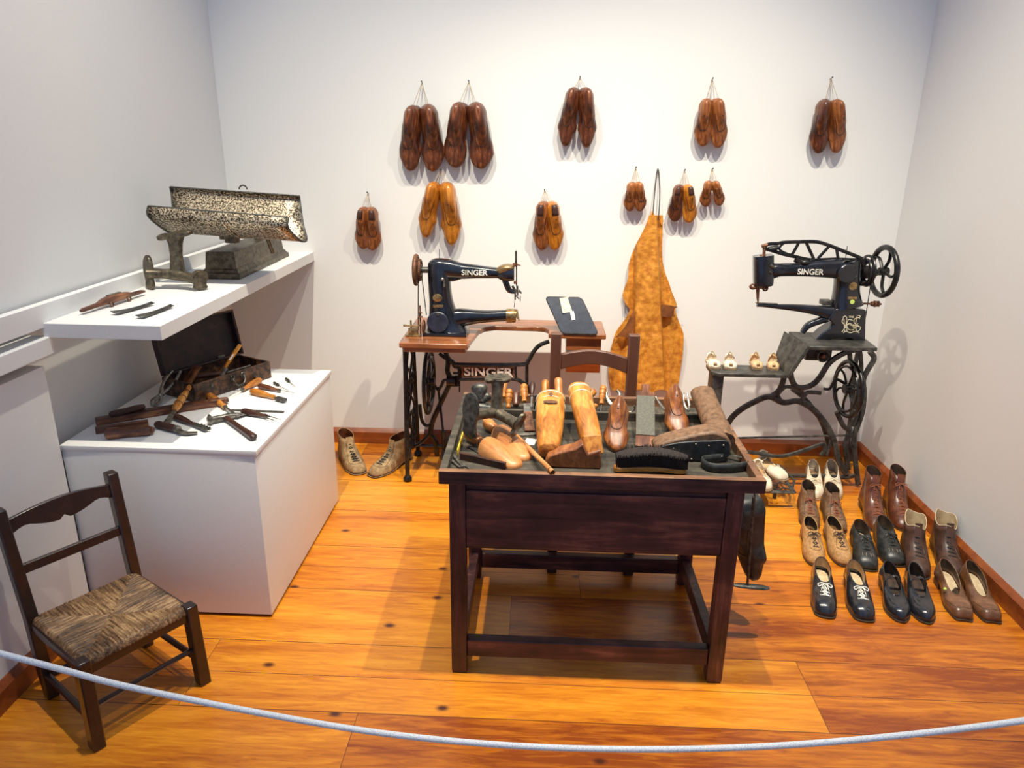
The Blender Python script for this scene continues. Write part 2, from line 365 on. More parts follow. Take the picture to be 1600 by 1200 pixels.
# ------------------------------------------------------------------ weighing scale
b0, b1, b2 = G(325, 431, SZ), G(375, 437, SZ), G(458, 398, SZ)
ax = (b2-b1); ax.z = 0; Lb = min(ax.length, .62); ax.normalize(); sx = V((ax.y, -ax.x, 0))
Rb = Matrix((sx, ax, V((0, 0, 1)))).transposed(); wb = .165
cB = b1-sx*wb/2+ax*Lb/2
t = thing('weighing_scale', 'pitted metal weighing scale with long open trough on the shelf', 'scale', cB, Rb)
mb = MB(); w2, l2 = wb/2, Lb/2
rings = []
for z, k in ((0, 0), (.022, 0), (.024, .006), (.036, .012), (.040, .018), (.105, .024), (.108, .027)):
    rings.append([V((-w2+k, -l2+k, z)), V((w2-k, -l2+k, z)), V((w2-k, l2-k, z)), V((-w2+k, l2-k, z))])
mb.grid(rings); obj('base', mb, SCALEM if False else BRASS if False else IRON, t, bevel=.003, smooth=25)
mb = MB()
mb.box((0, -.02, .175), (.02, Lb*.62, .016), bev=.003); mb.box((0, -l2*.72, .175), (.03, .03, .05), bev=.004); mb.box((0, .16, .15), (.03, .05, .09), bev=.004)
mb.sweep([(-.07, -.12, .19), (-.03, -.12, .165), (0, -.12, .125), (.03, -.12, .16), (.08, -.12, .19)], .007); obj('lever_frame', mb, IRON, t)
mb = MB().sweep([(-.10, -.13, .195), (.10, -.13, .185)], [(.012, .012), (.012, .012)], e=4); mb.box((-.1, -.13, .19), (.012, .05, .055), bev=.003); mb.box((.1, -.13, .185), (.012, .05, .055), bev=.003); mb.sweep([(0, -.13, .15), (0, -.13, .2)], .011)
obj('cradle', mb, STEELD, t)
# the trough: an open channel lying across the base, in world space
def chan(fl, rf, s):
    # fl: 0 left end .. 1 right end ; s: 0 front rim .. 1 back rim
    A = V((-1.482, 2.75, 1.345)).lerp(V((-.955, 2.75, 1.312)), fl); B = V((-1.508, 2.985, 1.400)).lerp(V((-.985, 2.985, 1.373)), fl)
    bot = V((-1.450, 2.84, 1.243)).lerp(V((-.935, 2.84, 1.218)), fl)
    ctrl = [A, A+V((0, -.012, -.035)), A.lerp(bot, .62)+V((0, -.014, -.022)), bot+V((0, -.01, -.004)), bot+V((0, .045, -.003)), B.lerp(bot, .55)+V((0, .016, -.02)), B+V((0, .004, -.03)), B]
    q = cr([tuple(c) for c in ctrl], 5); i = s*(len(q)-1); k = int(min(i, len(q)-2)); return V(q[k]).lerp(V(q[k+1]), i-k)
def chan_mb(f0, f1, off=0, n=2):
    mb = MB(); mb.grid([[chan(f0+(f1-f0)*i/n, 0, j/36)+V((0, 0, off)) for j in range(37)] for i in range(n+1)], closed=False); return mb
tr = obj('trough', chan_mb(0, 1, 0, 8), SCALEM, t, world=True, solid=.004)
obj('trough_band', chan_mb(.515, .545, -.003), SCALEM, tr, world=False, solid=.006).data.transform(wmat(t).inverted())
for f in (0, 1): 
    mb = MB().sweep([chan(f, 0, j/36) for j in range(37)], .005, 6); obj('trough_rim', mb, STEELD, tr).data.transform(wmat(t).inverted())
for s in (0, 1):
    mb = MB().sweep([chan(0, 0, s), chan(1, 0, s)], .004, 6); obj('trough_rim', mb, STEELD, tr).data.transform(wmat(t).inverted())
mb = MB().torus(W(380, 296, 2.99), .016, .003, 'y', a0=0, a1=PI); obj('hanging_loop', mb, IRON, tr).data.transform(wmat(t).inverted())
mb = MB().sweep([V((-1.24, 2.9, 1.232)), V((-1.24, 2.9, 1.195))], .03, 12); mb.sweep([V((-1.1, 2.9, 1.225)), V((-1.1, 2.95, 1.15))], .008); obj('trough_support', mb, IRON, t, world=True)

# ------------------------------------------------------------------ three-footed iron lasts
def plate_foot(mb, c, n, d, L, wd, th=.010):
    # a sole shaped plate: centre c, normal n, long direction d
    n = V(n).normalized(); d = (V(d)-n*V(d).dot(n)).normalized(); s = n.cross(d)
    out = cr([(0, .5), (.36, .40), (.5, .12), (.36, -.2), (.40, -.40), (0, -.5), (-.40, -.40), (-.34, -.2), (-.46, .12), (-.34, .40)], 4, True)
    rings = []
    for k, sc in ((-th/2, .86), (-th*.3, 1), (th*.3, 1), (th/2, .93)):
        rings.append([V(c)+s*(x*wd*sc)+d*(y*L*sc)+n*k for x, y in out])
    mb.grid(rings)
def iron_foot(loc, yaw, arms, label, m=IRON, group=None, z0=.1):
    t = thing('iron_shoe_anvil', label, 'shoe anvil', loc, RZ(yaw), group)
    for d, L, pl, pw, pd, nn in arms:
        mb = MB(); d = V(d); e = V((0, 0, z0))+d.normalized()*L
        c = V((0, 0, z0)); mid = c.lerp(e, .5)
        mb.sweep([c-d.normalized()*.01, c.lerp(e, .25), mid, c.lerp(e, .78), e], [(.030, .024), (.025, .020), (.022, .018), (.026, .019), (.036, .02)], 14, e=2.4)
        obj('arm', mb, m, t)
        mb = MB(); plate_foot(mb, e, nn, pd, pl, pw, .016); obj('sole_plate', mb, m, t)
    return t
a, b = G(236, 452, SZ), G(322, 452, SZ)
iron_foot((a+b)/2+V((0, .01, .0)), 0, [((.05, .0, 1), .148, .135, .05, (1, .1, .15), (-.15, -.25, 1)), ((-1, -.12, .05), .105, .135, .055, (-.25, 0, 1), (-.55, -.85, .15)), ((1, -.25, -.16), .098, .075, .065, (.1, 0, 1), (.75, -.65, .0))],
          'three-armed rusty iron shoe anvil on the white shelf', IRON, z0=.055)
# ------------------------------------------------------------------ wooden lasts
def last_fn(L, Wd, H, side, toe=1.0, cone=.30):
    def hw(t):                                       # half widths (outer, inner) of the sole
        P = [(0, .24, .24), (.04, .62, .62), (.14, .80, .80), (.3, .76, .78), (.5, .84, .78), (.68, 1.0, .96), (.8, .93*toe, .87*toe), (.9, .66*toe, .74*toe), (.97, .36*toe, .5*toe), (1.0, .10, .16)]
        for (a, o0, i0), (b, o1, i1) in zip(P, P[1:]):
            if t <= b:
                k = (t-a)/(b-a); k = k*k*(3-2*k) if 0 < a and b < .85 else k
                return (o0+(o1-o0)*k)*Wd/2, (i0+(i1-i0)*k)*Wd/2
        return .1*Wd/2, .14*Wd/2
    def hh(t):
        P = [(0, .45), (.02, .74), (.07, .95), (.14, 1.0), (.30, .98), (.40, .86), (.55, .58), (.7, .40), (.85, .30), (.95, .23), (1, .12)]
        for (a, v0), (b, v1) in zip(P, P[1:]):
            if t <= b: k = (t-a)/(b-a); return (v0+(v1-v0)*k)*H
        return .12*H
    def f(t, a):                                     # a 0..pi over the top, outer to inner
        o, i = hw(t); top = cone+(1-cone)*min(1, max(0, (t-.15)/.6)); c, s = math.cos(a), math.sin(a)
        w = o if c*side > 0 else i
        cc = math.copysign(abs(c)**.75, c)
        return V((cc*w*(1-(1-top)*s**1.3)+side*.04*Wd*math.sin(t*PI), (t-.5)*L, hh(t)*s**.75))
    return f
def last_mb(f, n=34, k=20):
    mb = MB(); rings = []
    for i in range(n+1):
        t = i/n; t = .5-.5*math.cos(PI*t) if False else t
        r = [f(t, PI*j/k) for j in range(k+1)]
        a, b = r[0], r[-1]
        r += [b.lerp(a, j/5)+V((0, 0, -.0015)) for j in range(1, 5)]
        rings.append(r)
    return mb.grid(rings)
def make_last(label, L, mt, side, loc, rot, group=None, wf=.35, toe=1.0, hf=.30, cone=.34, plate=False, seam=True):
    f = last_fn(L, L*wf, L*hf, side, toe, cone)
    t = thing('shoe_last', label, 'shoe last', loc, rot, group)
    b = obj('body', last_mb(f), mt, t, smooth=60)
    if seam:                                         # the joint of the removable instep wedge
        up = lambda tt, a: f(tt, a)+(f(tt, a)-V((0, f(tt, a).y, L*.02))).normalized()*.0004
        pts = [up(.30+.36*math.sin(PI*k/24)**.8, PI*(.16+.68*k/24)) for k in range(25)]
        obj('wedge_joint', MB().sweep(pts, .0011, 5), WIRE, t)
    if plate:
        mb = MB(); rings = [[f(tt, PI*(.30+.4*j/8))+V((0, 0, .0012)) for j in range(9)] for tt in (.06, .10, .14, .18, .22, .27)]
        mb.grid(rings, closed=False); obj('heel_patch', mb, DARKW, t, solid=.003)
    mb = MB().lathe([(-.004, .003), (.0008, .003)], at(f(.36, PI/2), frame((0, 0, 0), (0, 0, 1))), 8); obj('peg_hole', mb, WIRE, t)
    return t
HANG = Matrix(((-1, 0, 0), (0, 0, -1), (0, -1, 0)))
# nail px, two lasts: (heel px x, heel px y, toe px x, toe px y), material, label words, options
PAIRS = [
 ((660, 129), ((650, 165, 640, 267), (668, 163, 678, 268)), (0, 0), 'dark brown', 'highest pair at the left', .37, 1.0, False),
 ((733, 128), ((722, 160, 710, 262), (742, 160, 754, 264)), (0, 0), 'dark brown', 'second upper pair from the left', .39, 1.1, False),
 ((906, 122), ((899, 137, 882, 229), (913, 137, 917, 231)), (0, 0), 'dark chestnut', 'middle pair of the upper row', .35, .82, False),
 ((1112, 124), ((1105, 154, 1097, 229), (1117, 154, 1123, 231)), (2, 2), 'chestnut', 'upper pair above the small curved pair', .40, .95, False),
 ((1297, 123), ((1289, 155, 1277, 240), (1302, 156, 1307, 239)), (0, 2), 'dark chestnut', 'upper pair nearest the right wall', .38, .95, False),
 ((576, 301), ((571, 323, 567, 389), (580, 323, 583, 391)), (2, 2), 'small brown', 'leftmost pair above the left sewing machine wheel', .39, 1.05, True),
 ((690, 266), ((682, 284, 664, 371), (697, 284, 707, 383)), (1, 1), 'amber', 'pair hanging under the two dark upper pairs', .35, .85, False),
 ((851, 297), ((850, 314, 846, 391), (861, 314, 868, 391)), (2, 1), 'light brown', 'lower middle pair left of the apron', .38, .92, True),
 ((993, 262), ((988, 284, 983, 330), (996, 284, 1001, 330)), (2, 2), 'tiny brown', 'small pair left of the apron hook', .44, 1.0, False),
 ((1069, 266), ((1062, 288, 1053, 346), (1072, 288, 1078, 348)), (0, 1), 'small', 'small pair right of the apron hook', .40, 1.1, True),
 ((1112, 264), ((1108, 282, 1101, 323), (1115, 283, 1126, 321)), (2, 2), 'tiny chestnut', 'rightmost of the small low pairs', .46, 1.05, False)]
TONE = ['dark', 'amber', 'chestnut']
for (nx, ny), pr, mts, word, where, wf, toe, plate in PAIRS:
    nail = W(nx, ny, YB); nail.y = YB-.012; ends = []
    for k, (hx, hy, tx, ty) in enumerate(pr):
        Y = YB-.035; h = W(hx, hy, Y); tt = W(tx, ty, Y); L = (tt-h).length; a = math.atan2(tt.x-h.x, h.z-tt.z)
        c = (h+tt)/2; c.y = YB-.012
        lab = f"{word} shoe last, {'left' if k == 0 else 'right'} one of the {where}"
        R = RY(-a) @ HANG
        # local z of the last points out of the wall, rolled a little outwards
        R = R @ RY(.22*(1 if k == 0 else -1))
        f = make_last(lab, L, LASTS[mts[k]], (1 if k == 0 else -1), c-V((0, .026, 0)), R, 'shoe lasts hanging on the back wall', wf, toe, .30, cone=.5, plate=plate)
        ends.append(h)
    t = thing('hanging_twine', f'thin twine loop on its nail holding the {where}', 'twine', nail)
    mb = MB()
    for k, e in enumerate(ends):
        s = -1 if k == 0 else 1; dn = V((0, 0, -.035))
        p1 = e+V((s*.012, -.035, -.012)); p2 = e+V((-s*.006, -.02, -.006))
        mb.sweep([nail, nail.lerp(p1, .5)+V((0, -.004, 0)), p1, p1+dn*.7], .0011, 5); mb.sweep([nail+V((0, 0, .001)), nail.lerp(p2, .5), p2], .0010, 5)
    obj('twine', mb, TWINE, t, world=True)
    mb = MB().lathe([(-.012, .0016), (.016, .0016), (.016, .004), (.018, .004)], at(nail, frame((0, 0, 0), (0, -1, .2))), 8); obj('nail', mb, STEELD, t, world=True)

# ------------------------------------------------------------------ shoes
def shoe(name, label, cat, toe_px, heel_px, L=.265, Wd=.092, side=1, z0=0.0, up=BLKLEA, lining=LINDK, insole=None, sole=SOLEM, toe=1.0, heel=.02, lift=None,
         top=(.05, .068, .058), open_f=.10, open_w=.62, boot=None, laces=None, nl=4, lace_u=(.45, .88), strap=False, toecap=False, seam=False, toeh=.052, group=None,
         bow=True, sandal=False, button=False, flare=0., pair_dir=None, welt=False, ruffle=0., eyelets=False, ribs=False, sq=0):
    P1, P0 = G(*toe_px, z0), G(*heel_px, z0); d = (P1-P0); d.z = 0; d.normalize()
    yaw = math.atan2(-d.x, d.y)
    loc = P1-d*(L*.5); loc.z = z0
    t = thing(name, label, cat, loc, RZ(yaw), group)
    N = 48; lift = heel if lift is None else lift
    ctrl = [(-.06*side*(1.6-toe), .5), (.30*toe, .465+.03*sq), (.45, .33), (.50, .17), (.42, -.03), (.34, -.22), (.33, -.40), (.16, -.49), (-.16, -.49), (-.33, -.40), (-.34, -.22), (-.36, -.03), (-.48, .19), (-.44, .34), (-.32*toe, .465+.03*sq)]
    if side < 0: ctrl = [(-x, y) for x, y in [ctrl[0]]+ctrl[:0:-1]]
    base = cr(ctrl, 16, True); n0 = len(base)
    # resample by polar angle so that side walls line up with the opening
    def outl(k, sc=1.0):
        x, y = base[int(round(k/N*n0)) % n0]; return V((x*Wd*sc, y*L*sc, 0))
    lf = lambda y: lift*(lambda q: q*q*(3-2*q))(min(1, max(0, (.16-y/L)/.42)))
    st = .006
    hf_, hb_, hs_ = top                              # heights of the opening: front, back, sides
    yf, yb = open_f*L, -.475*L; yc, ry = (yf+yb)/2, (yf-yb)/2
    if boot: yc, ry, = boot[1]*L, boot[2]*L
    def opening(k):
        x, y = base[int(round(k/N*n0)) % n0]; th = math.atan2(x*Wd/.5, (y+.12)*L*1.0/.5) if False else 2*PI*k/N
        c, s = math.cos(th), math.sin(th)
        z = hs_+(hf_-hs_)*max(0, c)**2+(hb_-hs_)*max(0, -c)**2
        z += ruffle*math.sin(th*3+1)
        sx = math.copysign(abs(s)**.85, s)
        return V((open_w*Wd*.5*sx, yc+ry*c, z))
    def surf(k, u):
        k = k % N; B = outl(int(k)).lerp(outl((int(k)+1) % N), k-int(k)); O = opening(int(k)).lerp(opening((int(k)+1) % N), k-int(k))
        th = 2*PI*k/N; w = max(0, math.cos(th))**1.2
        B = B+V((0, 0, st))
        out = V((B.x, B.y*.4, 0)).normalized()
        if boot:
            h = boot[0]; C1 = B+V((0, 0, toeh*(.95+.25*w)))+out*.004*(1-w); C2 = O+(B-O)*.10*w-V((0, 0, h*.62)); C2.x = O.x*1.0
        else:
            C1 = B+V((0, 0, toeh*(.5+.65*w)))+out*.005*(1-w); C2 = O+(B-O)*(.42*w)+V((0, 0, -.018*(1-w)+.004*w))+out*.004*(1-w)
            C2.z = max(C2.z, B.z+.01)
        v = 1-u; p = B*v**3+C1*(3*v*v*u)+C2*(3*v*u*u)+O*u**3
        p.z += lf(B.y*v+O.y*u)
        return p
    M_ = 12
    mb = MB(); mb.grid([[surf(k, j/M_) for k in range(N)] for j in range(M_+1)], caps=False)
    if sandal:
        bm = mb.bm; bm.faces.ensure_lookup_table(); rm = []
        for fc in bm.faces:
            c = fc.calc_center_median(); y = c.y/L
            if -.33 < y < .04 and c.z > st+lf(c.y)+.006: rm.append(fc)
            if sandal == 'open' and y > .40 and abs(c.x) < Wd*.12 and .012 < c.z < .030: rm.append(fc)
        bmesh.ops.delete(bm, geom=rm, context='FACES')
    obj('upper', mb, up, t, smooth=60, solid=.0022)
    mb = MB(); q = lambda k, u: (lambda p: V((p.x*.955, (p.y-yc)*.965+yc, p.z-.0008)))(surf(k, u))
    if not sandal:
        mb.grid([[q(k, .25+.75*j/8) for k in range(N)] for j in range(9)], caps=False); obj('lining', mb, lining, t, smooth=60)
        obj('topline', MB().sweep([surf(k, 1.0) for k in range(N)], .0016, 6, loop=True), up if not flare else lining, t)
    mb = MB(); zi = st+.004
    mb.grid([[outl(k, s)+V((0, 0, zi+lf(outl(k, s).y))) for k in range(N)] for s in (.93, .6, .25, .02)], caps=False); obj('insole', mb, insole or lining, t)
    mb = MB(); mb.grid([[outl(k, 1.0+(.04 if z < st else .05))+V((0, 0, z+lf(outl(k).y)-(0 if z > 0 else 0))) for k in range(N)] for z in (0.0005, st*.5, st+.001)]); so = obj('sole', mb, sole, t, smooth=50)
    if welt: obj('welt', MB().sweep([outl(k, 1.055)+V((0, 0, st+.001+lf(outl(k).y))) for k in range(N)], .0016, 5, loop=True), SOLEL, t)
    if heel > .004:
        idx = [k for k in range(N) if outl(k).y < -.20*L]
        top_ = [outl(k, 1.0)+V((0, 0, .002+lf(outl(k).y))) for k in idx]; bot = [V((p.x*.88, p.y*.97-.002, .0005)) for p in top_]
        mb = MB(); a = [mb.bm.verts.new(p) for p in top_]; b = [mb.bm.verts.new(p) for p in bot]
        mb.bm.faces.new(a); mb.bm.faces.new(b[::-1])
        for i in range(len(a)): j = (i+1) % len(a); mb.bm.faces.new((a[i], b[i], b[j], a[j]))
        obj('heel', mb, sole, t, smooth=30)
    nrm = lambda k, u: (surf(k+.6, u)-surf(k-.6, u)).cross(surf(k, min(1, u+.03))-surf(k, u-.03)).normalized()
    def on(k, u, off=.002):
        n = nrm(k % N, u); 
        if n.z < 0: n = -n
        return surf(k % N, u)+n*off
    if laces is not None:
        mb = MB(); dk = 1.15 if not boot else 1.5
        def kk(u): return dk*(1.0+1.1*(1-u)) if not boot else dk*(.85+1.2*(1-u))
        us = [lace_u[0]+(lace_u[1]-lace_u[0])*i/(nl-1) for i in range(nl)]
        for i, u in enumerate(us):
            a, b = on(N-kk(u), u), on(kk(u), u); mb.sweep([a, (a+b)/2+V((0, .002, .003)), b], .0021, 5)
            if i+1 < nl:
                u2 = us[i+1]; mb.sweep([on(N-kk(u), u), on(kk(u2), u2)], .0018, 5); mb.sweep([on(kk(u), u), on(N-kk(u2), u2)], .0018, 5)
        if bow:
            c = on(0, us[-1], .005)
            for s in (-1, 1):
                lp = cr([tuple(c), tuple(c+V((s*.012, .006, .007))), tuple(c+V((s*.024, .008, .001))), tuple(c+V((s*.020, .014, -.004))), tuple(c+V((s*.007, .006, .001))), tuple(c)], 4); mb.sweep(lp, .0019, 5)
                mb.sweep(cr([tuple(c), tuple(c+V((s*.008, .014, .001))), tuple(c+V((s*.013, .030, -.010)))], 4), .0012, 5)
        obj('laces', mb, laces, t)
        if eyelets:
            mb = MB()
            for u in us:
                for k in (N-kk(u)-.5, kk(u)+.5):
                    p = on(k, u, .0015); n = nrm(k % N, u); mb.torus(p, .0030, .0008, 'x', 10, 5, M=frame((0, 0, 0), n))
            obj('eyelet_ring', mb, SILVER, t)
        mb = MB()                                   # edges of the lacing flaps
        for s in (1, -1):
            pts = [on((s*kk(u)*2.1) % N, u, .0010) for u in [lace_u[0]-.06+(1-lace_u[0]+.06)*i/8 for i in range(9)]]; mb.sweep(pts, .0011, 5)
        kf = kk(lace_u[0])*2.1; uf = lace_u[0]-.06
        mb.sweep([on((kf*(1-2*i/8)) % N, uf-.03*math.sin(PI*i/8), .0010) for i in range(9)], .0011, 5)
        obj('flap_edge', mb, lining if seam == 'pale' else sole, t)
    if boot:
        mb = MB(); z = []
        top_p = surf(0, 1.0); a = top_p+V((0, -.004, .012)); pts = [surf(0, .72), surf(0, .85), top_p+V((0, -.001, 0)), a]
        mb.sweep(pts, [(Wd*.16, .002)]*4, 8, up=(0, 1, .3)); obj('tongue', mb, up, t)
    if toecap:
        pts = [on(N-10+20*i/20, .30+.06*math.cos((i-10)/10*PI/2), .0006) if False else on((N-8+16*i/20) % N, (.40 if not boot else .36)-.012*abs(i-10)*.9, .0007) for i in range(21)]
        obj('toe_cap_seam', MB().sweep(pts, .0011, 5), sole if not welt else SOLEL, t)
    if ribs:
        mb = MB()
        for q_ in (-2.2, -.9, .9, 2.2): mb.sweep([on(q_ % N, u, .0004) for u in (.40, .46, .52)], .0011, 5)
        obj('vamp_stitching', mb, SOLEL, t)
    if strap:
        a = on(10, .97, .001); b = on(N-10, .97, .001); c = (a+b)/2+V((0, .004, .026))
        mb = MB().sweep(cr([tuple(a), tuple(a.lerp(c, .6)+V((0, 0, .006))), tuple(c), tuple(b.lerp(c, .6)+V((0, 0, .006))), tuple(b)], 5), [(.0065, .0018)]*21, 8); obj('instep_strap', mb, up, t)
        if button: obj('strap_button', MB().sphere(a+V((.001*side, 0, .006)), (.005, .005, .005)), button, t)
    if sandal:
        mb = MB()
        for k0, k1, u in ((14, N-14, .93),):
            a, b = surf(14, .9), surf(N-14, .9)
            mb.sweep(cr([tuple(a), tuple(a*.7+V((0, 0, .022))), tuple((a+b)/2+V((0, .006, .034))), tuple(b*.7+V((0, 0, .022))), tuple(b)], 5), [(.004, .0013)]*21, 8)
        p = surf(0, 1.0); back = surf(N/2, .95)
        mb.sweep(cr([tuple(back+V((Wd*.3, .01, -.004))), tuple(back+V((0, -.002, .002))), tuple(back+V((-Wd*.3, .01, -.004)))], 5), [(.005, .0013)]*11, 8)
        obj('ankle_strap', mb, up, t)
        c = surf(0, .97)+V((0, -.004, .004)); mb = MB()
        for s in (-1, 1): mb.sweep(cr([tuple(c), tuple(c+V((s*.010, .003, .006))), tuple(c+V((s*.015, .004, 0))), tuple(c+V((s*.008, .002, -.001))), tuple(c)], 4), .0012, 5)
        obj('bow', mb, LACEW, t)
    return t
grp = None
SH = [
 dict(label='glossy black lace-up shoe with white eyelets, front left corner of the shoe rows', toe_px=(1290, 966), heel_px=(1276, 895), side=-1, up=BLKLEA, lining=PALETAN, insole=LINING, top=(.062, .066, .056), open_f=.03, laces=SILVER, eyelets=True, heel=.03, Wd=.088, toe=1.1, lace_u=(.62, .95), nl=4),
 dict(label='glossy black lace-up shoe with white eyelets, beside the plain black pumps', toe_px=(1351, 972), heel_px=(1324, 899), side=1, up=BLKLEA, lining=PALETAN, insole=LINING, top=(.062, .066, .056), open_f=.03, laces=SILVER, eyelets=True, heel=.03, Wd=.088, toe=1.1, lace_u=(.62, .95), nl=4),
 dict(label='black one-strap shoe, left one of the glossy strapped pair', toe_px=(1408, 973), heel_px=(1378, 902), side=-1, up=BLKLEA, lining=LINDK, top=(.046, .064, .05), open_f=.12, strap=True, heel=.03, Wd=.084, toe=.72),
 dict(label='black one-strap shoe, right one of the glossy strapped pair', toe_px=(1447, 975), heel_px=(1417, 903), side=1, up=BLKLEA, lining=LINDK, top=(.046, .064, .05), open_f=.12, strap=True, heel=.03, Wd=.084, toe=.72),
 dict(label='brown square-toed court shoe with a yellow button, left of its pair', toe_px=(1506, 970), heel_px=(1466, 905), side=-1, up=BRNLEA, lining=LINDK, insole=LINING, top=(.044, .064, .05), open_f=.14, heel=.032, Wd=.085, toe=1.0, sq=1, toecap=True, strap=False, button=GREENB),
 dict(label='brown square-toed court shoe nearest the right skirting board', toe_px=(1550, 973), heel_px=(1506, 908), side=1, up=BRNLEA, lining=LINDK, insole=LINING, top=(.044, .064, .05), open_f=.14, heel=.032, Wd=.085, toe=1.0, sq=1, toecap=True),
 dict(label='tan suede oxford shoe, left one behind the glossy black lace-ups', toe_px=(1276, 886), heel_px=(1258, 832), side=-1, up=TANLEA, lining=LINDK, sole=SOLEM, top=(.074, .070, .060), open_f=-.04, laces=LINDK, heel=.02, Wd=.084, toe=.9, lace_u=(.55, .93), seam='pale'),
 dict(label='tan suede oxford shoe, right one behind the glossy black lace-ups', toe_px=(1320, 886), heel_px=(1294, 835), side=1, up=TANLEA, lining=LINDK, sole=SOLEM, top=(.074, .070, .060), open_f=-.04, laces=LINDK, heel=.02, Wd=.084, toe=.9, lace_u=(.55, .93), seam='pale'),
 dict(label='matt black oxford shoe with black laces, left one behind the strapped shoes', toe_px=(1357, 893), heel_px=(1334, 838), side=-1, L=.252, up=BLKLEA2, lining=LINDK, insole=LINING, top=(.074, .072, .062), open_f=-.03, laces=LACEB, heel=.028, Wd=.092, toe=1.15, lace_u=(.62, .93), ribs=True),
 dict(label='matt black oxford shoe with black laces, right one behind the strapped shoes', toe_px=(1399, 886), heel_px=(1371, 836), side=1, L=.252, up=BLKLEA2, lining=LINDK, insole=LINING, top=(.074, .072, .062), open_f=-.03, laces=LACEB, heel=.028, Wd=.092, toe=1.15, lace_u=(.62, .93), ribs=True),
 dict(name='ankle_boot', label='dark brown ankle boot with folded cream lining, left of its pair', toe_px=(1440, 905), heel_px=(1412, 845), side=-1, up=DKBLEA, lining=LINING, top=(.125, .150, .128), boot=(.14, -.27, .20), open_w=.86, heel=.022, Wd=.088, toe=.95, ruffle=.012, flare=1, laces=LACEB, nl=5, bow=False, lace_u=(.5, .85)),
 dict(name='ankle_boot', label='dark brown ankle boot with folded cream lining, next to the right skirting board', toe_px=(1494, 905), heel_px=(1455, 843), side=1, up=DKBLEA, lining=LINING, top=(.125, .150, .128), boot=(.14, -.27, .20), open_w=.86, heel=.022, Wd=.088, toe=.95, ruffle=.012, flare=1, laces=LACEB, nl=5, bow=False, lace_u=(.5, .85)),
 dict(name='ankle_boot', label='small taupe ankle boot with red laces, left one behind the tan oxfords', toe_px=(1268, 828), heel_px=(1253, 786), side=-1, L=.24, Wd=.086, up=TAUPE, lining=LINDK, top=(.108, .118, .108), boot=(.11, -.24, .20), open_w=.66, heel=.018, laces=LACER, nl=5, toecap=True, lace_u=(.45, .88), sole=SOLEM),
 dict(name='ankle_boot', label='small taupe ankle boot with red laces, right one behind the tan oxfords', toe_px=(1312, 833), heel_px=(1285, 787), side=1, L=.24, Wd=.086, up=TAUPE, lining=LINDK, top=(.108, .118, .108), boot=(.11, -.24, .20), open_w=.66, heel=.018, laces=LACER, nl=5, toecap=True, lace_u=(.45, .88), sole=SOLEM),
 dict(name='ankle_boot', label='tall red-brown lace-up boot, left one behind the black oxfords', toe_px=(1374, 833), heel_px=(1343, 776), side=-1, L=.285, Wd=.09, up=REDLEA, lining=LINDK, top=(.165, .178, .168), boot=(.165, -.26, .165), open_w=.66, heel=.026, laces=LACER, nl=8, toecap=True, lace_u=(.42, .92)),
 dict(name='ankle_boot', label='tall red-brown lace-up boot beside the right skirting board', toe_px=(1415, 831), heel_px=(1380, 776), side=1, L=.285, Wd=.09, up=REDLEA, lining=LINDK, top=(.165, .178, .168), boot=(.165, -.26, .165), open_w=.66, heel=.026, laces=LACER, nl=8, toecap=True, lace_u=(.42, .92)),
 dict(label='cream leather shoe, left one at the back of the shoe rows', toe_px=(1274, 782), heel_px=(1264, 740), side=-1, L=.26, Wd=.082, up=WHTLEA, lining=WHTLEA, insole=PALETAN, sole=SOLEL, top=(.058, .068, .056), open_f=.06, laces=LACEW, nl=3, heel=.035, toe=.75, lace_u=(.7, .93), seam='pale'),
 dict(label='cream leather shoe, right one at the back of the shoe rows', toe_px=(1305, 782), heel_px=(1292, 741), side=1, L=.26, Wd=.082, up=WHTLEA, lining=WHTLEA, insole=PALETAN, sole=SOLEL, top=(.058, .068, .056), open_f=.06, laces=LACEW, nl=3, heel=.035, toe=.75, lace_u=(.7, .93), seam='pale'),
 dict(name='ankle_boot', label='khaki suede ankle boot half hidden behind the white plinth', toe_px=(563, 742), heel_px=(528, 700), side=1, L=.29, Wd=.10, up=SUEDE, lining=REDLEA, sole=SOLEM, top=(.128, .142, .132), boot=(.135, -.24, .20), open_w=.72, heel=.012, laces=LACEB, nl=7, welt=True, toecap=True, lace_u=(.42, .9), bow=False),
 dict(name='ankle_boot', label='khaki suede ankle boot standing by the left treadle leg', toe_px=(581, 746), heel_px=(655, 706), side=-1, L=.29, Wd=.10, up=SUEDE, lining=REDLEA, sole=SOLEM, top=(.128, .142, .132), boot=(.135, -.24, .20), open_w=.72, heel=.012, laces=LACEB, nl=7, welt=True, toecap=True, lace_u=(.42, .9), bow=False)]
for s in SH:
    s.setdefault('name', 'leather_shoe'); b = s.pop('button', None)
    o = shoe(cat='boot' if 'boot' in s['name'] else 'shoe', **s)
    if b: obj('button', MB().sphere((.038, .028, .056), (.006, .006, .006)), b, o)
# ------------------------------------------------------------------ left sewing machine and its treadle table
def ZL(y):                                           # zoomed reading of the left machine -> point at depth y
    return lambda X, Y, dy=0.0: W(600+X/4.615, 360+Y/4.615, y+dy)
TZ = .738
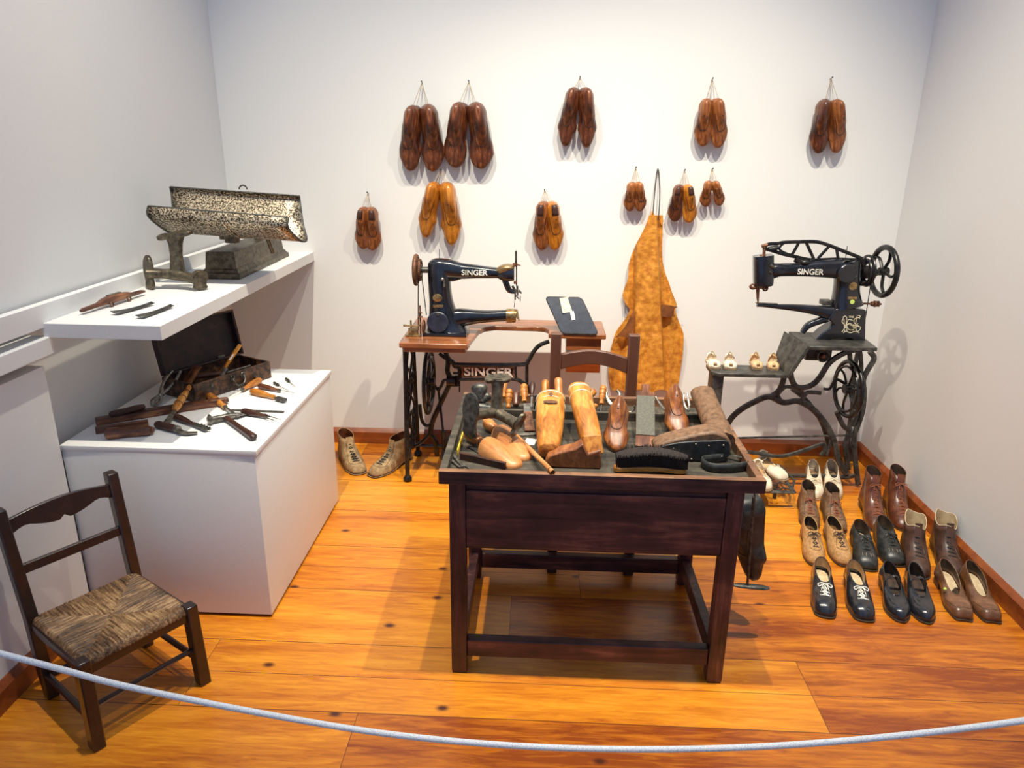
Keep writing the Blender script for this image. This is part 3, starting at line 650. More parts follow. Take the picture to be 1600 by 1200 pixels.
# table
A = G(625, 533, TZ); B = G(729, 541, TZ); yb = 3.60
xl, xr = A.x, B.x; yf = (A.y+B.y)/2
strip = W(760, 512, 3.47)
rx1 = .305; x1 = xr+.03; ys = 3.455; xn = .035; yr = 3.33
t = thing('treadle_table', 'iron treadle table with varnished wooden top under the left sewing machine', 'sewing table', ((xl+xr)/2, 3.35, 0))
poly = [(xl, yf), (xr, yf)] + [(xr+.012, yf+.10), (xr+.03, ys-.09), (xr+.055, ys-.03), (xr+.10, ys)] + [(xn-.06, ys), (xn-.02, ys-.012), (xn, ys-.045), (xn, yr), (rx1, yr), (rx1, yb), (xl, yb)]
mb = MB().prism(poly, .024, Matrix.Translation((0, 0, TZ-.012))); obj('table_top', mb, TABLEW, t, world=True, smooth=30, bevel=.005)
mb = MB().prism([(xl+.015, yf+.015), (xr-.012, yf+.015), (xr+.0, yf+.12), (xl+.015, yf+.12)], .022, Matrix.Translation((0, 0, TZ-.035))); obj('edge_moulding', mb, TABLEW, t, world=True, bevel=.004)
mb = MB().box((W(884, 548, 3.38).x+.082, 3.46, TZ-.055), (.165, .22, .06)); dr = obj('drawer_case', mb, TABLEW, t, world=True, bevel=.002)
a, b = W(885, 557, 3.35), W(937, 583, 3.35)
mb = MB().box(((a.x+b.x)/2, 3.45, (a.z+b.z)/2), (b.x-a.x, .2, a.z-b.z), bev=.003); obj('drawer', mb, REDW, t, world=True)
# left end frame of cast scrollwork in the y-z plane
def endframe(x, y0, y1, name):
    mb = MB(); h = TZ-.03; ym = (y0+y1)/2
    P = lambda y, z: (x, y, z)
    def c(pts, r=.009, k=5): mb.sweep(cr([P(*p) for p in pts], k), r, 8, up=(1, 0, 0))
    c([(y0+.02, h), (y0+.035, h*.9), (y0+.02, h*.6), (y0, h*.3), (y0-.01, .03)], .0115)
    c([(y1-.02, h), (y1-.035, h*.9), (y1-.02, h*.6), (y1, h*.3), (y1+.01, .03)], .0115)
    c([(y0-.02, h), (y1+.02, h)], .011, 1); c([(y0+.0, .10), (ym-.06, .15), (ym, .11), (ym+.06, .15), (y1, .10)], .009)
    for s in (1, -1):
        q = lambda d: ym+s*d
        c([(q(0), h*.98), (q(.05), h*.86), (q(.10), h*.74), (q(.05), h*.64), (q(0), h*.55)], .006)
        c([(q(0), h*.55), (q(.07), h*.47), (q(.11), h*.36), (q(.05), h*.27), (q(0), h*.22)], .006)
        c([(q(.12), h*.95), (q(.07), h*.80), (q(.0), h*.70), (q(.07), h*.58), (q(.12), h*.46)], .006)
        c([(q(.13), h*.45), (q(.06), h*.35), (q(0), h*.3), (q(.06), h*.2), (q(.13), h*.14)], .006)
        for zz, R in ((.87, .022), (.66, .026), (.40, .024), (.25, .020)): mb.torus((x, q(.075), h*zz), R, .005, 'x', 14, 6)
    mb.torus((x, ym, h*.62), .045, .006, 'x', 20, 6); mb.torus((x, ym, h*.38), .04, .006, 'x', 20, 6)
    return mb
lf_x = G(637, 752, 0).x; y0, y1 = 3.245, 3.53
fr = obj('end_frame', endframe(lf_x, y0, y1, ''), BLKIRON, t, world=True)
for y in (y0-.01, y1+.01): obj('foot_caster', MB().lathe([(0, .014), (.008, .021), (.018, .021), (.03, .012)], at((lf_x, y, 0), frame((0, 0, 0), (0, 0, 1))), 14), BLKIRON, t, world=True)
rgx = W(868, 560, 3.4).x-.01
obj('end_frame', endframe(rgx, y0, y1, ''), BLKIRON, t, world=True)
for y in (y0-.01, y1+.01): obj('foot_caster', MB().lathe([(0, .014), (.008, .021), (.018, .021), (.03, .012)], at((rgx, y, 0), frame((0, 0, 0), (0, 0, 1))), 14), BLKIRON, t, world=True)
# centre brace with the maker's plate
Q = ZL(3.40)
mb = MB()
def cb(pts, r, f=Q, k=6): mb.sweep(cr([tuple(f(*p)) for p in pts], k), r, 8)
cb([(430, 830), (450, 900), (500, 955), (560, 968), (980, 968), (1040, 940), (1075, 880), (1120, 830), (1190, 800)], .0105)
cb([(540, 1075), (700, 1070), (930, 1072), (1000, 1100), (1050, 1150), (1060, 1260)], .0105); cb([(540, 968), (545, 1075)], .008); cb([(945, 968), (950, 1072)], .008); cb([(1030, 960), (1030, 1120)], .008)
Q8 = lambda X, Y: W(620+X/5, 520+Y/5, 3.40)
cb([(380, 140), (400, 220), (395, 300), (420, 370), (380, 470), (320, 600), (280, 690), (265, 780), (300, 840), (315, 960)], .013, Q8)
cb([(180, 560), (190, 660), (215, 715), (265, 715), (330, 590)], .009, Q8); cb([(265, 780), (200, 850), (150, 880), (100, 900)], .010, Q8)
cb([(430, 210), (450, 265), (500, 270)], .008, Q8)
obj('centre_brace', mb, BLKIRON, t, world=True)
mb = MB()
for p0, p1 in (((565, 985), (940, 985)), ((565, 1062), (940, 1062)), ((565, 985), (565, 1062)), ((940, 985), (940, 1062))): mb.sweep([Q(*p0), Q(*p1)], .007, 6)
pl = obj('name_plate_frame', mb, RUST, t, world=True)
a = Q(565, 985); b = Q(940, 1062); obj('name_plate_back', MB().box(((a.x+b.x)/2, 3.405, (a.z+b.z)/2), (b.x-a.x, .006, a.z-b.z)), RUSTD, t, world=True)
mb = MB(); c = Q(752, 1023, -.0); text_mb(mb, 'SINGER', .062, at(c), .005, .0016, 1.15); obj('name_lettering', mb, PLAQUE, pl, smooth=30).data.transform(wmat(t).inverted())
mb = MB(); cb([(330, 160), (400, 215), (480, 270), (495, 320)], .009, Q8, 3); cb([(490, 300), (490, 460)], .004, Q8, 1); cb([(440, 315), (520, 315)], .006, Q8, 1); cb([(470, 330), (472, 415)], .009, Q8, 1)
obj('belt_shifter', mb, BLKIRON, t, world=True)
# flywheel edge on, and the crank and pitman rod
wc = W(670, 596, 3.38); mb = MB(); mb.torus(wc, .155, .010, 'x', 36, 8); mb.torus(wc+V((.012, 0, 0)), .120, .006, 'x', 30, 6); mb.lathe([(-.02, .02), (.03, .02)], at(wc, Matrix.Identity(3)))
for i in range(5): a = 2*PI*i/5+.3; mb.sweep([wc, wc+V((0, math.cos(a)*.08, math.sin(a)*.08))+V((.006, 0, 0)), wc+V((0, math.cos(a)*.152, math.sin(a)*.152))], .007, 6)
obj('flywheel', mb, BLKIRON, t, world=True)
mb = MB(); cb([(205, 390), (240, 355), (275, 365), (300, 420), (325, 440), (350, 410), (365, 375), (400, 368)], .008, Q8); obj('crankshaft', mb, BLKIRON, t, world=True)
mb = MB(); mb.sweep([Q8(420, 375)+V((-.018, 0, 0)), Q8(420, 375)+V((.025, 0, 0))], .028, 14); obj('bearing_hub', mb, BLKIRON, t, world=True)
mb = MB(); a = Q8(325, 440); b = Q8(375, 790); b.y = 3.36; mb.sweep([a, b], .006, 8); mb.sphere(a, .012); mb.sweep([b+V((0, 0, .03)), b+V((.006, 0, -.10))], .014, 10); obj('pitman_rod', mb, BLKIRON, t, world=True)
mb = MB()
for i in range(7): y = 3.27+i*.042; mb.sweep([(xl+.16, y, .12), (.02, y, .12)], .006, 6)
for x in (xl+.16, -.17, .02): mb.sweep([(x, 3.25, .12), (x, 3.54, .12)], .009, 6)
obj('treadle_pedal', mb, BLKIRON, t, world=True)
mb = MB().sweep([(lf_x, 3.40, .12), (rgx, 3.40, .12)], .008, 8); obj('pedal_bar', mb, BLKIRON, t, world=True)

# the machine head
MY = 3.30; Z = ZL(MY); px = 1/4.615*.0030        # metres per zoomed unit at the machine
t = thing('sewing_machine', 'black enamelled sewing machine with long cylinder arm on the treadle table', 'sewing machine', V((Z(450, 760).x, MY, TZ)))
def shape(rows, f, n=20, e=2.6, dep=1.0, k=5, up=(0, 1, 0)):
    r = cr([tuple(f(X, Y))+(ra*px, rb*px*dep) for X, Y, ra, rb in rows], k)
    return MB().sweep([q[:3] for q in r], [(q[3], q[4]) for q in r], n, up=up, e=e)
obj('pillar', shape([(400, 235, 72, 60), (400, 300, 80, 72), (402, 400, 80, 74), (412, 500, 84, 74), (425, 590, 100, 76), (440, 680, 130, 80), (452, 740, 158, 100), (456, 766, 168, 118)], Z), JAPAN, t, world=True)
mb = shape([(330, 275, 26, 36), (352, 268, 56, 56), (400, 268, 66, 66), (480, 280, 66, 62), (560, 292, 56, 54), (650, 296, 48, 50), (760, 303, 40, 46), (830, 306, 36, 44)], Z, up=(0, 1, 0))
arm = obj('arm', mb, JAPAN, t, world=True)
mb = MB(); text_mb(mb, 'SINGER', .0335, at(Z(657, 297)+V((0, -.036, 0))), .0006, .0004, 1.05); obj('name_lettering', mb, SILVER, arm).data.transform(wmat(t).inverted())
obj('arm_elbow', shape([(480, 330, 40, 40), (500, 345, 22, 40), (560, 338, 10, 30)], Z), JAPAN, t, world=True)
obj('head', shape([(820, 305, 34, 42), (850, 308, 48, 52), (880, 308, 56, 58), (930, 308, 52, 58), (940, 308, 46, 52)], Z, e=3), JAPAN, t, world=True)
obj('face_cover', shape([(832, 300, 34, 46), (870, 272, 26, 60), (925, 262, 14, 60), (935, 262, 10, 50)], Z, e=3), BRASS, t, world=True)
obj('head_bracket', shape([(870, 350, 22, 30), (885, 390, 22, 30), (905, 430, 20, 26), (945, 445, 12, 22)], Z), JAPAN, t, world=True)
obj('cylinder_bed', shape([(430, 660, 100, 70), (480, 648, 84, 66), (560, 628, 66, 58), (660, 622, 50, 50), (760, 618, 42, 46), (890, 612, 40, 44)], Z), JAPAN, t, world=True)
obj('cylinder_cap', shape([(884, 615, 47, 48), (890, 615, 48, 50), (950, 615, 46, 50), (956, 616, 42, 46)], Z, k=2), BRASS, t, world=True)
c0 = Z(452, 772); mb = MB().box((c0.x, MY, TZ+.008), (.200, .155, .016), bev=.004); obj('base_plate', mb, JAPAN, t, world=True)
mb = MB(); c = Z(402, 640)+V((0, -.055, 0)); mb.lathe([(0, .048), (.010, .050), (.014, .046)], at(c, frame((0, 0, 0), (0, -1, 0))), 32); cvr = obj('round_cover_plate', mb, SLATE, t, world=True)
obj('cover_screw', MB().lathe([(0, .007), (.004, .006)], at(Z(402, 582)+V((0, -.068, 0)), frame((0, 0, 0), (0, -1, 0))), 12), STEEL, cvr).data.transform(wmat(t).inverted())
mb = MB(); c = Z(397, 470)+V((0, -.051, 0)); mb.lathe([(0, 1), (.003, 1), (.004, .9)], at(c, frame((0, 0, 0), (0, -1, 0))) @ Matrix.Diagonal((1, .022, .018, 1)), 24); obj('oval_badge', mb, ORANGEW if False else BRASS, t, world=True)
for Y, w_ in ((528, .047), (730, .040)): obj('number_plate', MB().box(Z(401, Y)+V((0, -.053 if Y < 600 else -.070, 0)), (w_, .003, .013), bev=.001), BRASS, t, world=True)
mb = MB(); c = Z(435, 345)+V((0, -.052, 0)); mb.sphere(c+V((0, -.008, .006)), .009); mb.box(c+V((.006, 0, -.016)), (.009, .008, .030), bev=.002); obj('stitch_lever', mb, STEEL, t, world=True)
mb = MB().sweep([Z(400, 215), Z(399, 135)], .0014, 6); obj('spool_pin', mb, STEELD, t, world=True)
mb = MB(); wc = Z(232, 285); mb.torus(wc, .064, .009, 'x', 32, 8); mb.torus(wc+V((.018, 0, 0)), .045, .006, 'x', 28, 8); mb.lathe([(-.004, .06), (.004, .06), (.012, .03), (.022, .03)], at(wc, Matrix.Identity(3)), 28); obj('handwheel', mb, BRASS if False else RUST, t, world=True)
mb = MB().sweep([Z(250, 285), Z(335, 285)], .014, 12); mb.sweep([Z(255, 285), Z(272, 285)], .02, 12); obj('wheel_shaft', mb, STEELD, t, world=True)
for x0, Y1, x2 in ((246, 720, 246), (272, 610, 306)): obj('drive_belt', MB().sweep([Z(x0, 330), Z(x2, Y1)], .0022, 6), WIRE, t, world=True)
mb = MB(); mb.sweep([Z(955, 145), Z(956, 400)], .0032, 8); mb.sweep([Z(952, 148), Z(952, 250)], .0048, 8); nb = obj('needle_bar', mb, STEELD, t, world=True)
mb = MB(); mb.sweep([Z(935, 235), Z(985, 255)], .0035, 6); mb.sweep([Z(932, 235), Z(932, 350)], .003, 6); mb.box(Z(948, 250), (.018, .02, .014), bev=.002); mb.box(Z(948, 375), (.016, .02, .012), bev=.002); obj('take_up', mb, RUST, t, world=True)
mb = MB()
for a, b, r in (((900, 440), (985, 445), .004), ((960, 400), (962, 470), .005), ((975, 430), (990, 455), .004), ((945, 450), (945, 500), .004), ((950, 470), (975, 495), .003), ((925, 400), (950, 440), .006), ((982, 470), (983, 510), .002)): mb.sweep([Z(*a, -.01), Z(*b, -.01)], r, 7)
obj('presser_foot', mb, STEELD, t, world=True); obj('needle', MB().sweep([Z(945, 495), Z(938, 556)], .0016, 6), STEEL, t, world=True)
# bobbin winder
c = V((A.x+.045, yf+.12, TZ)); t = thing('bobbin_winder', 'brass bobbin winder at the left end of the treadle table', 'bobbin winder', c)
obj('bracket', MB().box(c+V((0, 0, .004)), (.07, .035, .008), bev=.002).box(c+V((.0, 0, .022)), (.045, .012, .034), bev=.003), BRASS, t, world=True)
mb = MB(); mb.sweep([c+V((-.04, 0, .05)), c+V((.02, -.005, .046)), c+V((.035, 0, .06))], .004, 8); mb.sweep([c+V((-.01, 0, .03)), c+V((-.01, -.0, .075))], .004, 8); mb.sphere(c+V((-.04, 0, .05)), .006); obj('winder_arm', mb, BRASS, t, world=True)
mb = MB().torus(c+V((.048, 0, .045)), .028, .005, 'x', 22, 7); mb.lathe([(-.003, .027), (.003, .027)], at(c+V((.048, 0, .045)), Matrix.Identity(3)), 20); obj('winder_wheel', mb, RUST, t, world=True)
mb = MB().sweep([c+V((.03, .02, .0)), c+V((.03, .02, .14))], .0035, 8); mb.lathe([(0, .012), (.004, .012), (.004, .005), (.018, .005), (.018, .010), (.022, .010)], at(c+V((.03, .02, .085)), frame((0, 0, 0), (0, 0, 1))), 12); obj('spool_post', mb, RUST, t, world=True)

# dark board with paper tag leaning on the wall at the end of the table
bl, br = G(879, 528, TZ+.001), G(934, 521, TZ+.001); ym_ = (bl.y+br.y)/2; bl.y, br.y = ym_+.03, ym_+.03
tl, tr_ = W(852, 468, ym_+.11), W(908, 462, ym_+.11)
t = thing('slate_board', 'dark rounded board with paper tag leaning on the treadle table', 'board', (bl+br)/2)
X = (br-bl).normalized(); Yv = ((tl+tr_)/2-(bl+br)/2); hh = Yv.length; Yv = (Yv-X*Yv.dot(X)*0).normalized(); Zn = X.cross(Yv).normalized(); Yo = Yv
Mb = Matrix((X, Yo, Zn)).transposed().to_4x4(); Mb.translation = (bl+br)/2+Zn*.004
w_ = (tr_-tl).length/2
def rr(w, h, r, n=5, y0=0):
    o = []
    for cx, cy, a0 in ((w-r, y0+h-r, 0), (-w+r, y0+h-r, 90), (-w+r, y0+r, 180), (w-r, y0+r, 270)):
        for i in range(n+1): a = math.radians(a0+90*i/n); o.append((cx+math.cos(a)*r, cy+math.sin(a)*r))
    return o
obj('panel', MB().prism(rr(w_, hh, .018), .008, Mb), SLATE, t, world=True, bevel=.001)
obj('rim', MB().sweep([Mb @ V((x, y, 0)) for x, y in rr(w_, hh, .018)], .0035, 6, loop=True), STEELD, t, world=True)
obj('paper_tag', MB().box((0, 0, 0), (.048, .075, .001)), PAPER, t).matrix_basis = wmat(t).inverted() @ Mb @ Matrix.Translation((-.004, hh-.042, .006))
obj('paper_strip', MB().box((0, 0, 0), (.018, .042, .001)), WPAPER, t).matrix_basis = wmat(t).inverted() @ Mb @ Matrix.Translation((.004, hh-.098, .006))

# ------------------------------------------------------------------ right stand and patching machine
RY_ = 3.32
def ZR(X, Y, dy=0.0): return W(1080+X/4.444, 360+Y/4.444, RY_+dy)
def ZS(X, Y, dy=0.0): return W(1080+X/4.444, 540+Y/4.444, RY_+dy)
px = .0031/4.444
t = thing('machine_stand', 'black cast iron treadle stand with low side shelf in the right corner', 'machine stand', V((ZS(1000, 100).x, RY_, 0)))
def tubes(pathlist, f=ZS, r=.012, k=6, e=2.4):
    mb = MB()
    for p in pathlist:
        pts, rr_ = (p if isinstance(p, tuple) and isinstance(p[0], list) else (p, r)); q = cr([tuple(f(*a)) for a in pts], k)
        mb.sweep([V(a) for a in q], [(rr_, rr_*.8)]*len(q), 8, up=(0, 1, 0), e=e)
    return mb
obj('arched_frame', tubes([([(230, 640), (262, 530), (330, 455), (430, 395), (540, 355), (640, 395), (740, 385), (830, 430), (900, 500), (960, 590), (1000, 690), (1020, 780), (1060, 860), (1080, 890)], .015),
  ([(640, 200), (640, 240), (610, 310), (560, 350)], .014), ([(690, 190), (700, 240), (730, 285), (790, 290), (850, 265), (900, 210), (950, 130), (1010, 80), (1080, 45), (1150, 25)], .014),
  ([(600, 340), (650, 290), (700, 290), (770, 320), (770, 370), (700, 392), (630, 385), (600, 340)], .009), ([(770, 380), (800, 330), (850, 325), (900, 330)], .010)]), GREYIRON, t, world=True)
obj('rear_upright', tubes([([(1240, 40), (1270, 90), (1225, 170), (1195, 240), (1200, 330), (1190, 450), (1155, 560), (1130, 640), (1140, 800), (1160, 965)], .013), ([(1170, 20), (1180, 110), (1180, 200), (1160, 330), (1150, 480), (1120, 560)], .010),
  ([(1100, 10), (1105, 100), (1140, 170)], .011), ([(1110, 600), (1070, 680), (1080, 780), (1090, 860)], .013), ([(1010, 460), (1060, 560), (1110, 590)], .012)]), GREYIRON, t, world=True)
mb = MB(); mb.torus(ZS(655, 338), .001, .001); mb = tubes([([(500, 905), (700, 905), (900, 905), (1060, 915), (1140, 900)], .011), ([(980, 600), (960, 700), (940, 760)], .008)]); obj('bottom_rail', mb, GREYIRON, t, world=True)
obj('cross_rod', MB().sweep([ZS(60, 648), ZS(1080, 622)], .0055, 8), STEELD, t, world=True)
obj('pedal_lever', tubes([([(360, 735), (450, 745), (560, 765), (650, 765), (760, 735), (860, 700), (920, 685), (925, 730), (900, 760)], .010)]), GREYIRON, t, world=True)
# rear set of the same castings, further back towards the wall
obj('back_leg', tubes([([(1160, 30, .22), (1130, 200, .22), (1120, 420, .22), (1090, 640, .22), (1110, 800, .22)], .012), ([(700, 300, .2), (800, 380, .2), (900, 520, .2), (960, 700, .2)], .011)]), GREYIRON, t, world=True)
wc = ZS(1090, 300, -.03); tilt = RZ(0.10)
def wheel(c, R, r, hub, ns, curve, mt, name, par, rim2=None, ax='x'):
    mb = MB(); Mx = tilt.to_4x4(); mb.torus(c, R, r, 'x', 40, 10, M=tilt)
    if rim2: mb.torus(c+tilt @ V((-.012, 0, 0)), rim2, r*.6, 'x', 34, 8, M=tilt)
    w = obj(name, mb, mt, par, world=True)
    mb = MB()
    for i in range(ns):
        a = 2*PI*i/ns+.5; p = []
        for k in range(7):
            q = k/6; aa = a+curve*math.sin(q*PI); p.append(c+tilt @ V((0, math.cos(aa)*R*q, math.sin(aa)*R*q)))
        mb.sweep(p, [(r*.62, r*.5)]*7, 7)
    mb.lathe([(-.02, hub), (.02, hub)], at(c, tilt), 14); obj('spokes', mb, mt, w).data.transform(wmat(par).inverted())
wheel(wc, .128, .010, .022, 6, .3, BLKIRON, 'treadle_wheel', t, .105)
obj('crankshaft', tubes([([(920, 300), (960, 300), (985, 260), (1010, 235), (1060, 260), (1090, 300)], .007)]), BLKIRON, t, world=True)
# shelf, sloping plate and table top
y0, y1 = 3.06, 3.225
s0, s1 = G(1110, 583, .617), G(1234, 586, .617); ysf = (s0.y+s1.y)/2; SHZ = .617
xa, xb = G(1100, 570, SHZ).x+.012, s1.x
mb = MB().prism([(xa, ysf+.14), (xa, ysf+.025), (xa+.03, ysf), (xb, ysf), (xb, ysf+.14)], .016, Matrix.Translation((0, 0, SHZ-.008))); obj('side_shelf', mb, GREYIRON, t, world=True, bevel=.002)
TT = .752; q0, q1, q2 = G(1265, 541, TT), G(1374, 545, TT), G(1352, 525, TT)
mb = MB().prism([(q0.x, ysf), (q1.x, ysf), (q1.x+.02, ysf+.26), (q0.x-.01, ysf+.26)], .018, Matrix.Translation((0, 0, TT-.009))); obj('machine_table', mb, GREYIRON, t, world=True, bevel=.003)
mb = MB(); mb.grid([[V((xb-.008, ysf, SHZ-.002)), V((xb-.03, ysf+.17, SHZ-.002)), V((xb-.016, ysf+.17, SHZ-.014)), V((xb+.004, ysf, SHZ-.014))], [V((q0.x-.008, ysf, TT+.004)), V((q0.x-.045, ysf+.22, TT+.012)), V((q0.x-.03, ysf+.22, TT)), V((q0.x+.005, ysf, TT-.008))]]); obj('sloping_plate', mb, STROP if False else GREYIRON, t, world=True, bevel=.002)
mb = MB().box((xa+.035, ysf+.07, .483), (.05, .09, .25), bev=.004); mb.sweep([(xa+.035, ysf+.07, .42), (xa+.02, ysf+.07, .03)], .016); obj('shelf_leg', mb, GREYIRON, t, world=True)
mb = MB().box(V((0, .02, 0))+ZS(885, 60), (.118, .05, .062), bev=.006); gb = obj('gear_case', mb, BLKIRON, t, world=True)
c = ZS(907, 65)+V((0, -.02, 0)); mb = MB().torus(c, .026, .004, 'y', 22, 7); obj('bobbin_disc', mb, STEELD, gb).data.transform(wmat(t).inverted())
obj('disc_centre', MB().lathe([(0, .012), (.012, .009)], at(c+V((0, .004, 0)), frame((0, 0, 0), (0, -1, 0))), 14), RUST, gb).data.transform(wmat(t).inverted())
# pedal grid on the floor
pa = G(1243, 768, .09); gx0, gx1, gy0, gy1 = pa.x-.33, pa.x-.005, pa.y, pa.y+.30
mb = MB()
for y in (gy0, gy1): mb.sweep([(gx0, y, .085), (gx1, y, .085)], [(.010, .006)]*2, 6)
for x in (gx0, gx1): mb.sweep([(x, gy0, .085), (x, gy1, .085)], [(.010, .006)]*2, 6)
for j in range(5):
    zz = [(gx0+(gx1-gx0)*i/10, gy0+.03+j*.055+(.018 if i % 2 else -.014), .085) for i in range(11)]; mb.sweep(zz, .004, 6)
mb.sweep([(gx1, gy0+.03, .085), (gx1+.03, gy0+.1, .10), (gx1+.02, gy1, .085)], .006)
mb.sweep([(gx0+.1, gy1-.02, .08), (gx0+.1, gy1+.12, .06)], .008); mb.sweep([(gx1-.05, gy0+.1, .08), (gx1-.05, gy0+.1, .005)], .008); mb.sweep([(gx0+.05, gy0+.1, .08), (gx0+.05, gy0+.1, .005)], .008)
obj('pedal_grid', mb, GREYIRON, t, world=True); PGZ = .091

t = thing('patching_machine', 'black cobbler patching machine with big spoked handwheel on the iron stand', 'sewing machine', V((ZR(1050, 780).x, RY_, TT)))
def shp(rows, f=ZR, **k): return shape(rows, f, **k)
obj('column', shp([(1075, 215, 82, 60), (1080, 270, 84, 64), (1082, 340, 78, 60), (1076, 420, 80, 60), (1075, 490, 92, 66), (1078, 530, 100, 70)], e=3), JAPAN, t, world=True)
arm = obj('arm', shp([(530, 285, 40, 42), (590, 275, 44, 44), (660, 275, 40, 42), (800, 268, 48, 46), (920, 264, 58, 50), (1030, 264, 66, 54)], e=2.6), JAPAN, t, world=True)
mb = MB(); text_mb(mb, 'SINGER', .034, at(ZR(808, 280)+V((0, -.037, 0))), .0006, .0006, 1.0); obj('name_lettering', mb, SILVER, arm).data.transform(wmat(t).inverted())
obj('head', shp([(500, 176, 58, 46), (500, 184, 62, 48), (500, 300, 62, 48), (500, 372, 60, 46), (500, 386, 50, 40)], e=4, k=3), JAPAN, t, world=True)
obj('head_neck', shp([(530, 280, 70, 40), (570, 280, 52, 40), (610, 278, 40, 38)], e=2.6), JAPAN, t, world=True)
hw = MB()
for a, b, r in (((545, 240), (580, 262), .007), ((540, 285), (560, 300), .006)): hw.sweep([ZR(*a, -.035), ZR(*b, -.035)], r)
obj('tension_screw', hw, STEELD, t, world=True)
mb = MB(); mb.sweep([ZR(505, 180), ZR(508, 110)], .007, 8); mb.sweep([ZR(478, 178), ZR(520, 178)], .006); mb.sweep([ZR(490, 110), ZR(530, 100)], .008); obj('presser_rod', mb, RUST, t, world=True)
mb = MB(); mb.sweep([ZR(408, 385, -.01), ZR(430, 402, -.01), ZR(470, 392, -.01), ZR(530, 402, -.01)], .007); mb.torus(ZR(515, 403, -.01), .010, .004, 'y', 14, 6); mb.torus(ZR(425, 390, -.01), .010, .004, 'y', 14, 6); obj('foot_ring', mb, RUST, t, world=True)
mb = MB(); mb.sweep([ZR(462, 395), ZR(462, 465), ZR(464, 505)], [(.009, .009), (.006, .006), (.003, .003)]); obj('needle_bar', mb, RUST, t, world=True)
obj('side_disc', MB().lathe([(0, .040), (.016, .042), (.020, .038)], at(ZR(1056, 288)+V((0, -.032, 0)), frame((0, 0, 0), (0, -1, 0))), 30), JAPAN, t, world=True)
mb = MB().lathe([(0, .018), (.004, .018)], at(ZR(1098, 375)+V((0, -.040, 0)), frame((0, 0, 0), (0, -1, 0))), 24); obj('round_badge', mb, BRASS, t, world=True)
obj('number_plate', MB().box(ZR(1092, 456)+V((0, -.043, 0)), (.040, .003, .012), bev=.001), BRASS, t, world=True)
obj('round_sticker', MB().lathe([(0, .010), (.0015, .010)], at(ZR(1090, 481)+V((0, -.046, 0)), frame((0, 0, 0), (0, -1, 0))), 18), GREENB, t, world=True)
# lower arm and base casting
c0 = ZR(0, 0)
def flat(pts, dep, f=ZR, dy=0):
    o = f(0, 0); M = Matrix.Translation(V((0, RY_+dy, 0))) @ FRONT.to_4x4(); return MB().prism([(f(*p).x, f(*p).z) for p in pts], dep, M)
pts = [(1190, 540), (1184, 790), (1135, 790), (1120, 755), (1085, 735), (1030, 732), (960, 738), (905, 755), (880, 790), (828, 790), (850, 735), (900, 690), (945, 660), (965, 640), (930, 600), (985, 530), (1100, 526)]
obj('base_casting', flat(pts, .085), JAPAN, t, world=True, bevel=.006, smooth=30)
obj('lower_arm', shp([(1010, 575, 50, 44), (960, 572, 46, 44), (880, 556, 34, 34), (740, 538, 24, 24), (600, 528, 16, 18), (500, 520, 12, 14), (455, 518, 12, 13)], e=3), JAPAN, t, world=True)
mb = MB().sweep([ZR(450, 503), ZR(600, 509)], [(.010, .0025), (.010, .002)], up=(0, 0, 1)); obj('needle_plate', mb, STEELD, t, world=True)
obj('support_bracket', shp([(940, 610, 24, 30), (880, 630, 22, 28), (810, 660, 20, 26), (770, 710, 14, 24)], e=3), JAPAN, t, world=True)
obj('bobbin_cover', MB().box(ZR(935, 498, .02), (.045, .05, .022), bev=.004), STEELD, t, world=True)
# golden monogram decal, built from interlaced strokes
mb = MB(); F = lambda X, Y: ZR(X, Y)+V((0, -.0435, 0))
def st(p, r=.0016, k=4): mb.sweep(cr([tuple(F(*a)) for a in p], k), [(r, .0006)]*((len(p)-1)*k+1), 6, up=(0, 1, 0))
for p in ([(1035, 585), (1022, 620), (1045, 650), (1020, 690)], [(1035, 600), (1040, 690)], [(1055, 590), (1050, 640), (1058, 690)], [(1040, 640), (1100, 640), (1140, 655)], [(1145, 590), (1110, 598), (1105, 625), (1130, 645), (1150, 660), (1130, 685), (1095, 685)],
          [(1095, 610), (1065, 605), (1055, 640), (1068, 672), (1100, 672), (1105, 645), (1080, 645)], [(1125, 580), (1115, 640), (1122, 690)], [(1030, 695), (1050, 685), (1080, 695), (1110, 685), (1140, 695)], [(1045, 660), (1075, 628), (1110, 665), (1130, 630)],
          [(1028, 588), (1045, 580), (1055, 592)], [(1130, 575), (1146, 580), (1140, 600)]): st(p)
text_mb(mb, 'THE', .012, at(F(1085, 586)), .0004, .0002); obj('gold_monogram', mb, GOLD, t, world=True)
# openwork lever on top
tp = [([(500, 118), (540, 95), (600, 92), (640, 84), (740, 80), (870, 80), (960, 105), (1060, 145), (1150, 180), (1200, 205)], .008), ([(500, 122), (560, 140), (640, 165), (720, 182), (840, 205), (1000, 200), (1190, 208)], .008),
      ([(640, 92), (612, 125), (640, 150), (700, 165), (740, 100)], .005), ([(700, 170), (745, 90)], .007), ([(800, 88), (850, 195)], .007), ([(960, 108), (880, 195)], .007), ([(1010, 130), (1020, 195)], .007)]
obj('openwork_lever', tubes(tp, ZR, k=5), RUST if False else BLKIRON, t, world=True)
obj('lever_end', shp([(535, 128, 12, 20), (570, 126, 16, 24), (605, 118, 12, 20)]), BLKIRON, t, world=True)
mb = MB(); mb.sweep([ZR(1070, 205), ZR(1085, 108)], .0018, 6); mb.lathe([(0, .02), (.004, .02)], at(ZR(1070, 208), frame((0, 0, 0), (0, 0, 1))), 14); obj('spool_pin', mb, STEELD, t, world=True)
